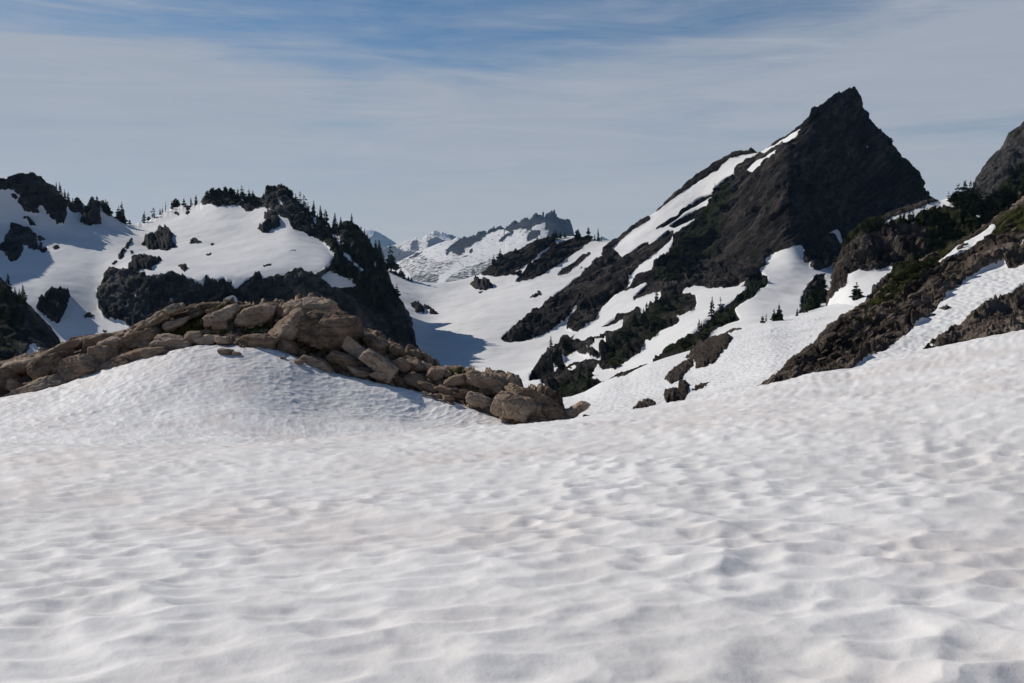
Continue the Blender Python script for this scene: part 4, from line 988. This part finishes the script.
conifer(S_LEFT, 122.8, 222.5, 18, 'taller tree of the close pair at the left of the snowy notch', kind='fir', wide=.85)
conifer(S_LEFT, 129.5, 224.4, 4.5, 'low shrubby conifer at the bottom of the snowy notch', kind='bushy')
conifer(S_LEFT, 143.6, 223, 10.5, 'lone pointed conifer at the right of the snowy notch bottom', kind='spire')
conifer(S_LEFT, 148.8, 220.5, 4, 'low dwarf conifer between two taller ones right of the snowy notch', kind='bushy')
conifer(S_LEFT, 154.6, 218, 9.5, 'wind shaped conifer partway up the left rise of the snow dome', kind='sparse', wide=1.3)
for x, y, h in [(159.6, 214.8, 5), (162.6, 213, 4)]: conifer(S_LEFT, x, y, h, 'tiny conifer on the left rise of the snow dome beside the thin snag', 'tiny conifers beside the snag', 'spire')
conifer(S_LEFT, 165.6, 212, 9, 'thin bare snag on the left rise of the snow dome', kind='snag', cat='dead tree', wide=1.2)
conifer(S_LEFT, 171.8, 208.6, 7.5, 'narrow conifer at the left end of the clump on the dome crest', kind='spire')
conifer(S_LEFT, 176.2, 206.6, 8.2, 'rounded bushy conifer in the clump on the dome crest', kind='bushy', wide=.9)
conifer(S_LEFT, 183.6, 205.6, 6.5, 'second rounded conifer in the clump on the dome crest', kind='bushy', wide=.8)
for x, h in ((179.6, 4), (191, 6), (196.4, 8)): conifer(S_LEFT, x, 205.2, h, 'small conifer between the dome crest clump and the dark knoll', 'conifers left of the dark knoll', 'spire')
for x, y, h in ((206, 197, 4), (212, 193, 4), (219, 192, 3.5), (226, 191.5, 4), (231, 193, 3.5)): conifer(S_LEFT, x, y, h, 'dwarf conifer growing on the back of the dark knoll', 'dwarf conifers on the dark knoll', 'bushy')
for x, y, h in ((237.8, 201.4, 10), (242.3, 201.8, 12), (249.6, 199.5, 8), (253.4, 199, 7), (246, 201, 6)): conifer(S_LEFT, x, y, h, 'dark conifer between the dark knoll and the rocky summit knob', 'conifers between the knoll and the summit knob', 'fir', wide=.9)
for x, y, h in ((269, 188.6, 3), (275.5, 189, 3), (281.5, 187, 3)): conifer(S_LEFT, x, y, h, 'dwarf conifer on top of the rocky summit knob', 'dwarf conifers on the summit knob', 'bushy')
for x, y, h in ((295, 200, 5), (300, 205, 10), (303.6, 206.6, 9), (307, 210, 6)): conifer(S_LEFT, x, y, h, 'small conifer on the skyline just right of the rocky summit knob', 'conifers just right of the summit knob', 'sparse', wide=1.1)
for x, y, h, l in ((314, 215.5, 13, 'first tall conifer down the skyline right of the summit knob'), (321, 221.5, 14, 'second tall conifer down the skyline right of the summit knob'), (325.6, 226.5, 15, 'third and tallest conifer down the skyline right of the summit knob'),
                  (335, 229.8, 15, 'pointed conifer in the gap before the rounded shoulder'), (341.4, 227, 9, 'small conifer against the left of the rounded shoulder')):
    conifer(S_LEFT, x, y, h, l, kind='spire', wide=1.15)
for x, y, h in ((366, 240, 5), (370, 245, 6), (375.5, 252, 9), (379, 258.5, 14), (382.5, 264, 8), (385.5, 270, 7)): conifer(S_LEFT, x, y, h, 'conifer on the steep skyline below the rounded shoulder', 'conifers on the steep skyline below the shoulder', 'spire', wide=1.2)
conifer(S_PEAK, 390.6, 272, 24, 'tall dark conifer standing alone on the snow at the foot of the shoulder', kind='fir', wide=.8)
for x, y, h in ((396, 275, 5), (400, 277, 8), (404, 279, 6), (408, 280.5, 4), (412, 281.5, 3.5)): conifer(S_PEAK, x, y, h, 'tiny conifer on the snow edge right of the tall lone conifer', 'tiny conifers on the saddle edge', 'fir')
for k in range(18):
    x = TR.uniform(286, 388); y = float(np.interp(x, [a for a, _ in crestA], [b for _, b in crestA])) + TR.uniform(2, 7)
    conifer(S_LEFT, x, y, TR.uniform(4, 9), 'dark conifer filling the tree line down the right skyline of the left mountain', 'conifers of the right skyline tree line', TR.choice(['fir', 'bushy', 'spire']))
for x, y, h, l in ((339, 270, 18, 'tall conifer at the right edge of the snow dome'), (350.5, 272, 11, 'conifer above the shaded snow patch on the wooded flank'), (333, 272, 10, 'shorter conifer left of the tall one at the dome\'s right edge'), (346, 276, 11, 'conifer at the right of the tall one at the dome\'s edge')):
    conifer(S_LEFT, x, y, h, l, kind='fir')
for x, y, r in scatter([(292, 212), (306, 212), (330, 236), (352, 250), (378, 262), (396, 302), (405, 318), (385, 320), (366, 296), (352, 276), (340, 262), (326, 240), (300, 226)], 40, 3):
    conifer(S_LEFT, x, y, r.uniform(6, 12), 'dark conifer on the wooded right flank of the left mountain', 'conifers on the wooded right flank', r.choice(['spire', 'fir', 'fir']))
for x, y, r in scatter([(203, 199), (212, 194), (235, 195), (262, 200), (262, 205), (205, 205)], 14, 4):
    conifer(S_LEFT, x, y, r.uniform(3, 6.5), 'low scrubby conifer along the dark top of the snow dome', 'scrubby conifers along the dome top', 'bushy')
for x, y, h, l in ((5, 293, 17, 'tall conifer at the left frame edge on the corner spur'), (15.5, 301, 12, 'conifer left of a close one on the corner spur skyline'), (20, 303, 12, 'conifer in the middle of three on the corner spur skyline'), (23.4, 304, 17, 'tallest pointed conifer on the corner spur skyline')):
    conifer(S_SPUR, x, y, h, l, kind='spire', wide=1.2)
for x, y, r in scatter([(-30, 300), (5, 290), (30, 312), (50, 336), (30, 350), (-30, 350)], 12, 8):
    conifer(S_SPUR, x, y, r.uniform(8, 14), 'dark conifer on the shaded face of the lower left corner spur', 'conifers on the corner spur', r.choice(['fir', 'spire']))

# ---- saddle and ribs
for x, y, h, k, l in ((500.5, 260, 10, 'fir', 'rounded conifer on the outer edge of the first dark rib under the saddle'), (494, 265, 9, 'fir', 'conifer at the left tip of the first dark rib'), (516, 253.5, 5, 'bushy', 'bushy shrub sized conifer higher on the first dark rib'),
                      (537, 241.5, 5, 'bushy', 'small conifer at the top of the first dark rib'), (578.4, 238.5, 8.5, 'bushy', 'left one of two rounded conifers on the saddle skyline'), (588.6, 239.5, 11, 'bushy', 'right, larger one of two rounded conifers on the saddle skyline')):
    conifer(S_PEAK, x, y, h, l, kind=k, wide=.75 if k == 'bushy' else 1)
for x, y, h in ((595, 240.5, 5), (597.7, 241, 10), (601, 241, 4)): conifer(S_PEAK, x, y, h, 'thin conifer right of the rounded pair on the saddle skyline', 'thin conifers on the saddle skyline', 'spire', wide=.7)
for x, y, h in ((548, 239.5, 4), (553, 239, 6), (556, 239, 7), (560, 238, 5), (565, 237.5, 4)): conifer(S_PEAK, x, y, h, 'small conifer on the rib top below the jagged far crags', 'conifers on the rib below the far crags', 'fir')
conifer(S_PEAK, 550.5, 347, 10, 'single pointed conifer at the basin edge of the lowest thicket', kind='spire')
conifer(S_PEAK, 711.6, 317, 18, 'tall narrow conifer left of two standing above the diagonal thicket', kind='spire')
conifer(S_PEAK, 720, 310, 12, 'sparse conifer right of two standing above the diagonal thicket', kind='sparse')
conifer(S_PEAK, 697.6, 330, 10, 'pointed conifer halfway down the diagonal thicket', kind='spire')
conifer(S_PEAK, 700.4, 328, 6, 'small conifer beside the one halfway down the diagonal thicket', kind='spire')
conifer(S_PEAK, 670.6, 350, 6, 'small conifer at the lower end of the diagonal thicket', kind='spire')
for x, y, h, k, l in ((763, 323.5, 7, 'bushy', 'low leaning conifer clump at the left of the snow slope\'s upper edge'), (766.8, 321.5, 7, 'sparse', 'thin conifer behind the low leaning clump'), (774.6, 321, 11, 'fir', 'dark left tree of the pair on the snow slope\'s upper edge'), (779.6, 320.5, 15, 'fir', 'taller right tree of the pair on the snow slope\'s upper edge'), (796.8, 316, 7, 'spire', 'tiny lone conifer left of the dark tree covered rock'),
                      (804.5, 313, 18, 'sparse', 'tall sparse conifer at the left edge of the tree covered rock'), (857, 299, 15, 'fir', 'wide bushy conifer alone on the snow left of the brown slope')):
    conifer(S_CLIFF if x > 850 else S_SHELF, x, y, h, l, kind=k, wide=1.5 if x > 850 else 1.0)
for x, y, r in scatter([(808, 311), (812, 300), (822, 284), (830, 290), (832, 303)], 12, 12):
    conifer(S_SHELF if y > 306 else S_PEAK, x, y, r.uniform(7, 13), 'dark conifer crowding the small rock between two snow tongues', 'conifers crowding the small rock', r.choice(['fir', 'bushy']), wide=.9)
for x, y, r in scatter([(692, 228), (712, 194), (726, 180), (734, 188), (722, 215), (712, 248), (700, 262), (690, 275), (670, 285), (655, 280), (674, 248)], 10, 13):
    conifer(S_PEAK, x, y, r.uniform(4, 8), 'small conifer on the dark flank below the peak\'s upper snow ribs', 'conifers on the flank below the snow ribs', r.choice(['fir', 'spire']))
for x, y, r in scatter([(640, 312), (660, 300), (690, 296), (694, 310), (676, 318), (655, 334), (640, 348), (612, 372), (604, 362), (612, 344), (625, 330)], 18, 14):
    conifer(S_PEAK, x, y, r.uniform(5, 11), 'dark conifer in the large thicket beside the shaded snow gully', 'conifers in the large thicket', r.choice(['fir', 'fir', 'spire']))
for x, y, r in scatter([(545, 380), (560, 350), (578, 344), (585, 350), (575, 352), (563, 366), (590, 366), (596, 382), (560, 392)], 10, 15):
    conifer(S_PEAK, x, y, r.uniform(4, 8), 'dark conifer in the lowest thicket above the ridge\'s right end', 'conifers in the lowest thicket', r.choice(['fir', 'bushy']))
for x, y, r in scatter([(884, 134), (900, 156), (916, 172), (930, 198), (940, 212), (925, 206), (908, 172), (890, 146)], 16, 16):
    conifer(S_PEAK, x, y, r.uniform(2.5, 5), 'tiny conifer along the right edge of the dark peak', 'tiny conifers along the peak\'s right edge', 'bushy')
# ---- cliff ledge and the saddle on the right
for x, y, h in ((891, 224, 6), (900, 223, 9), (904, 222, 9), (909.6, 221.5, 9), (913, 220.5, 8), (923, 216, 8), (926.5, 214.5, 6)): conifer(S_CLIFF, x, y, h, 'conifer standing dark against the narrow snow ledge on the cliff', 'conifers along the snow ledge', 'fir', wide=.8)
conifer(S_CLIFF, 948.6, 199, 7, 'small conifer on the skyline left of the dark grove', kind='sparse', wide=1.2)
for x, y, h in ((953, 198, 5), (957, 204, 15), (961, 207, 19), (965, 209, 21), (969, 211, 22), (973, 212, 22), (977, 213, 19), (981, 214, 17), (986, 212, 15), (991, 209, 15), (963, 210, 14), (972, 214, 13)): conifer(S_CLIFF, x, y, h, 'dark conifer in the dense grove beside the snowy cliff top', 'conifers in the cliff top grove', 'fir', wide=1.1)
for x, y, r in scatter([(845, 250), (866, 224), (884, 219), (884, 225), (862, 238)], 10, 17): conifer(S_CLIFF, x, y, r.uniform(5, 9), 'conifer on the green left shoulder of the cliff', 'conifers on the cliff\'s left shoulder', 'fir')
for x, y, r in scatter([(918, 228), (935, 214), (955, 216), (970, 222), (950, 240), (930, 252)], 10, 18): conifer(S_CLIFF, x, y, r.uniform(5, 10), 'dark conifer on the green slope right of the cliff', 'conifers on the slope right of the cliff', 'bushy', wide=.8)
for x, y, r in scatter([(992, 214), (1010, 196), (1060, 176), (1060, 200), (1000, 225)], 12, 19): conifer(S_CLIFF, x, y, r.uniform(8, 13), 'dark conifer on the green hillside under the grey back peak', 'conifers under the grey peak', r.choice(['fir', 'bushy']), wide=.9)

# ---- low heath shrubs
def shrub_mesh(seed):
    rg = random.Random(seed)
    V, T = [], []
    for k in range(420):
        a = rg.uniform(0, 6.283); e = math.asin(rg.random()) if rg.random() < .8 else rg.uniform(0, .4)
        r = rg.uniform(.55, 1.05) * (.8 + .3 * math.sin(a * 3 + seed) * math.cos(e * 4))
        c = Vector((r * math.cos(a) * math.cos(e), r * math.sin(a) * math.cos(e), .62 * r * math.sin(e)))
        u = Vector((rg.gauss(0, 1), rg.gauss(0, 1), rg.gauss(0, .7))).normalized(); v = u.cross(Vector((rg.gauss(0, 1), rg.gauss(0, 1), rg.gauss(0, 1)))).normalized()
        s = rg.uniform(.06, .13)
        n = len(V); V.extend((c - u * s, c + v * s * .6, c + u * s * 1.3, c - v * s * .6)); T.append((n, n + 1, n + 2, n + 3))
    return tri_mesh('heath_shrub', V, T, M_HEATH)
SH = [shrub_mesh(k) for k in range(5)]
def shrubs(sheet, poly, n, lo, hi, label, group, seed, mesh=None):
    for x, y, r in scatter(poly, n, seed):
        p = sheet.at(x, y); s = r.uniform(lo, hi) * p[1] / F / 2
        o = bpy.data.objects.new('heath_shrub', r.choice(SH)); COL.objects.link(o)
        o.location = p; o.scale = (s * r.uniform(.9, 1.4), s, s * r.uniform(.7, 1.1)); o.rotation_euler = (0, 0, r.uniform(0, 6.28))
        tag(o, label, 'shrub', group)
shrubs(S_PEAK, [(658, 360), (686, 338), (712, 318), (736, 303), (739, 310), (727, 321), (705, 335), (690, 350), (668, 357)], 34, 6, 14, 'low dark shrub in the diagonal thicket above the brown outcrops', 'shrubs of the diagonal thicket', 31)
shrubs(S_PEAK, [(552, 392), (575, 378), (598, 380), (596, 386), (572, 398)], 14, 5, 9, 'olive shrub at the foot of the lowest thicket', 'shrubs at the foot of the lowest thicket', 32)
shrubs(S_BROWN, [(880, 296), (900, 271), (915, 263), (930, 258), (936, 268), (924, 278), (905, 288), (888, 300)], 38, 6, 15, 'olive green shrub on the top of the brown rock slope', 'shrubs on top of the brown slope', 33)
shrubs(S_CLIFF, [(918, 250), (936, 220), (960, 216), (978, 222), (955, 244), (935, 262)], 20, 6, 12, 'dark green shrub on the bank right of the cliff', 'shrubs on the bank right of the cliff', 34)
shrubs(S_RIDGE, [(165, 333), (185, 325), (208, 323), (212, 330), (188, 336)], 8, 3, 6, 'low olive moss cushion in the hollow below the ridge crest', 'moss cushions in the ridge hollow', 35)
shrubs(S_RIDGE, [(242, 332), (262, 327), (274, 332), (258, 337)], 8, 3, 6, 'low heath tuft under the grooved pale boulder', 'heath tufts under the grooved boulder', 36)
shrubs(S_RIDGE, [(298, 350), (314, 346), (322, 352), (302, 356)], 8, 3, 6, 'low heath tuft under the largest boulder', 'heath tufts under the largest boulder', 37)
shrubs(S_BROWN, [(1000, 216), (1024, 200), (1060, 178), (1060, 190), (1024, 208)], 6, 5, 9, 'dark shrub on the upper right skyline of the brown slope', 'shrubs on the upper right skyline', 38)
shrubs(S_PEAK, [(640, 312), (660, 300), (690, 296), (694, 310), (676, 318), (655, 334), (640, 348), (612, 372), (604, 362), (612, 344), (625, 330)], 34, 6, 15, 'dark green shrub in the large thicket beside the shaded snow gully', 'shrubs of the large thicket', 41)
shrubs(S_PEAK, [(692, 228), (712, 194), (726, 180), (734, 188), (722, 215), (712, 248), (700, 262), (690, 275), (670, 285), (655, 280), (674, 248)], 42, 5, 13, 'dark green shrub on the flank below the upper snow ribs', 'shrubs on the flank below the snow ribs', 42)
shrubs(S_PEAK, [(545, 380), (560, 350), (578, 344), (585, 350), (575, 352), (563, 366), (590, 366), (596, 382), (560, 392)], 18, 4, 9, 'dark shrub in the lowest thicket above the boulder ridge', 'shrubs of the lowest thicket', 43)
shrubs(S_BROWN, [(845, 320), (872, 300), (905, 280), (925, 282), (915, 300), (880, 325), (850, 340)], 22, 4, 11, 'small olive shrub scattered over the brown rock slope', 'shrubs scattered over the brown slope', 44)
shrubs(S_CLIFF, [(838, 252), (850, 236), (868, 220), (884, 218), (884, 224), (862, 236), (848, 250)], 14, 5, 10, 'olive green shrub on the left shoulder of the cliff', 'shrubs on the cliff\'s left shoulder', 45)
shrubs(S_CLIFF, [(990, 222), (1005, 196), (1024, 178), (1060, 165), (1060, 190), (1010, 215)], 16, 7, 13, 'olive green shrub on the hillside under the grey peak', 'shrubs under the grey peak', 46)
shrubs(S_RIDGE, [(150, 330), (185, 318), (230, 312), (236, 325), (200, 330), (165, 338)], 10, 3, 7, 'green brown tuft growing on top of the boulder ridge', 'tufts on top of the ridge', 47)
# ================================================================ light, air, camera
SUN_AZ, SUN_EL = 54.0, 34.0       # degrees to the left of the view, above the horizon
sd = Vector((-math.sin(math.radians(SUN_AZ)) * math.cos(math.radians(SUN_EL)), math.cos(math.radians(SUN_AZ)) * math.cos(math.radians(SUN_EL)), math.sin(math.radians(SUN_EL))))
sun = bpy.data.lights.new('sun', 'SUN')
sun.energy = 3.75; sun.angle = math.radians(0.5); sun.color = (1.0, 0.955, 0.89)
so = bpy.data.objects.new('sun', sun); COL.objects.link(so)
so.rotation_euler = (-sd).to_track_quat('-Z', 'Y').to_euler()
so.location = (-40, 20, 60)

w = bpy.data.worlds.new('World'); SC.world = w; w.use_nodes = True
nt = w.node_tree; nt.nodes.clear()
def wn(t, **k):
    n = nt.nodes.new(t)
    for a, b in k.items(): setattr(n, a, b)
    return n
L = nt.links.new
sky = wn('ShaderNodeTexSky', sky_type='NISHITA', sun_disc=False)
sky.sun_elevation = math.radians(SUN_EL); sky.sun_rotation = math.radians(360 - SUN_AZ)
sky.altitude = 1800; sky.air_density = 1.0; sky.dust_density = 0.3; sky.ozone_density = 2.0
tc = wn('ShaderNodeTexCoord'); sep = wn('ShaderNodeSeparateXYZ'); L(tc.outputs['Generated'], sep.inputs[0])
def wm(op, a, b=0.0, clamp=False):
    n = wn('ShaderNodeMath', operation=op, use_clamp=clamp)
    for i, v in enumerate((a, b)):
        if hasattr(v, 'links'): L(v, n.inputs[i])
        else: n.inputs[i].default_value = v
    return n.outputs[0]
def wnoise(scale, s3, detail, rough, dist, loc=(0, 0, 0), rot=(0, 0, 0)):
    mp = wn('ShaderNodeMapping'); L(tc.outputs['Generated'], mp.inputs[0]); mp.inputs['Scale'].default_value = s3; mp.inputs['Location'].default_value = loc
    mp.inputs['Rotation'].default_value = [math.radians(a) for a in rot]
    n = wn('ShaderNodeTexNoise'); L(mp.outputs[0], n.inputs['Vector'])
    n.inputs['Scale'].default_value = scale; n.inputs['Detail'].default_value = detail; n.inputs['Roughness'].default_value = rough; n.inputs['Distortion'].default_value = dist
    return n.outputs['Fac']
n1 = wnoise(1.0, (2.2, 2.2, 16), 7, 0.55, 0.5, loc=(3.1, 0.4, 1.7), rot=(0, 4, 0))
n2 = wnoise(1.0, (5, 5, 52), 9, 0.66, 1.2, loc=(0.3, 5.0, 2.0), rot=(0, 6, 0))
n3 = wnoise(1.0, (1.3, 1.3, 5), 3, 0.5, 0.0, loc=(7, 1, 3))
# thin high cloud, thick low down, torn into streaks higher up
veil = wm('ADD', wm('MULTIPLY', n1, 1.5), wm('ADD', wm('MULTIPLY', n2, 0.52), wm('MULTIPLY', n3, 0.5)))
veil = wm('SUBTRACT', veil, wm('MULTIPLY', wm('MAXIMUM', wm('SUBTRACT', sep.outputs[2], 0.178), 0.0), 7.0))
mr = wn('ShaderNodeMapRange', interpolation_type='SMOOTHSTEP'); L(veil, mr.inputs[0])
mr.inputs[1].default_value = 0.50; mr.inputs[2].default_value = 1.25; mr.inputs[3].default_value = 0.08; mr.inputs[4].default_value = 0.92
cl = wn('ShaderNodeMix', data_type='RGBA'); L(n2, cl.inputs[0]); cl.inputs[6].default_value = (4.8, 5.6, 6.9, 1); cl.inputs[7].default_value = (6.9, 7.4, 8.3, 1)
hs = wn('ShaderNodeHueSaturation'); L(sky.outputs[0], hs.inputs['Color']); hs.inputs['Saturation'].default_value = 1.3
mx = wn('ShaderNodeMix', data_type='RGBA'); L(mr.outputs[0], mx.inputs[0]); L(hs.outputs[0], mx.inputs[6]); L(cl.outputs[2], mx.inputs[7])
bg = wn('ShaderNodeBackground'); L(mx.outputs[2], bg.inputs[0]); bg.inputs[1].default_value = 0.062
wo = wn('ShaderNodeOutputWorld'); L(bg.outputs[0], wo.inputs[0])

# the air between here and the far peaks
hx, hy0, hy1, hz0, hz1 = 16000.0, -60.0, 19500.0, -760.0, 760.0
hv = np.array([(x, y, z) for z in (hz0, hz1) for y in (hy0, hy1) for x in (-hx, hx)], float)
hf = np.array([(0, 2, 3, 1), (4, 5, 7, 6), (0, 1, 5, 4), (2, 6, 7, 3), (0, 4, 6, 2), (1, 3, 7, 5)])
hm = bpy.data.materials.new('haze'); hm.use_nodes = True
ht = hm.node_tree; ht.nodes.clear()
ho = ht.nodes.new('ShaderNodeOutputMaterial'); pv = ht.nodes.new('ShaderNodeVolumePrincipled')
pv.inputs['Color'].default_value = (0.36, 0.62, 1.0, 1); pv.inputs['Absorption Color'].default_value = (1, 1, 1, 1); pv.inputs['Density'].default_value = 2.6e-5; pv.inputs['Anisotropy'].default_value = 0.1
ht.links.new(pv.outputs[0], ho.inputs['Volume'])
hz = mesh_np('haze', hv, hf, hm, smooth_shade=False); tag(hz, kind='stuff')

cd = bpy.data.cameras.new('camera'); cd.lens = 35.0; cd.sensor_width = 36.0; cd.clip_start = 0.1; cd.clip_end = 60000
co = bpy.data.objects.new('camera', cd); COL.objects.link(co)
co.location = (0, 0, 0); co.rotation_euler = (math.radians(90) - TH, 0, 0)
SC.camera = co
SC.view_settings.view_transform = 'Standard'; SC.view_settings.look = 'None'; SC.view_settings.exposure = 0.0; SC.view_settings.gamma = 1.0
SC.view_settings.use_curve_mapping = False
SC.render.engine = 'CYCLES'
cy = SC.cycles
cy.use_denoising = True; cy.max_bounces = 6; cy.diffuse_bounces = 3; cy.volume_bounces = 0; cy.transparent_max_bounces = 8
cy.sample_clamp_indirect = 4.0
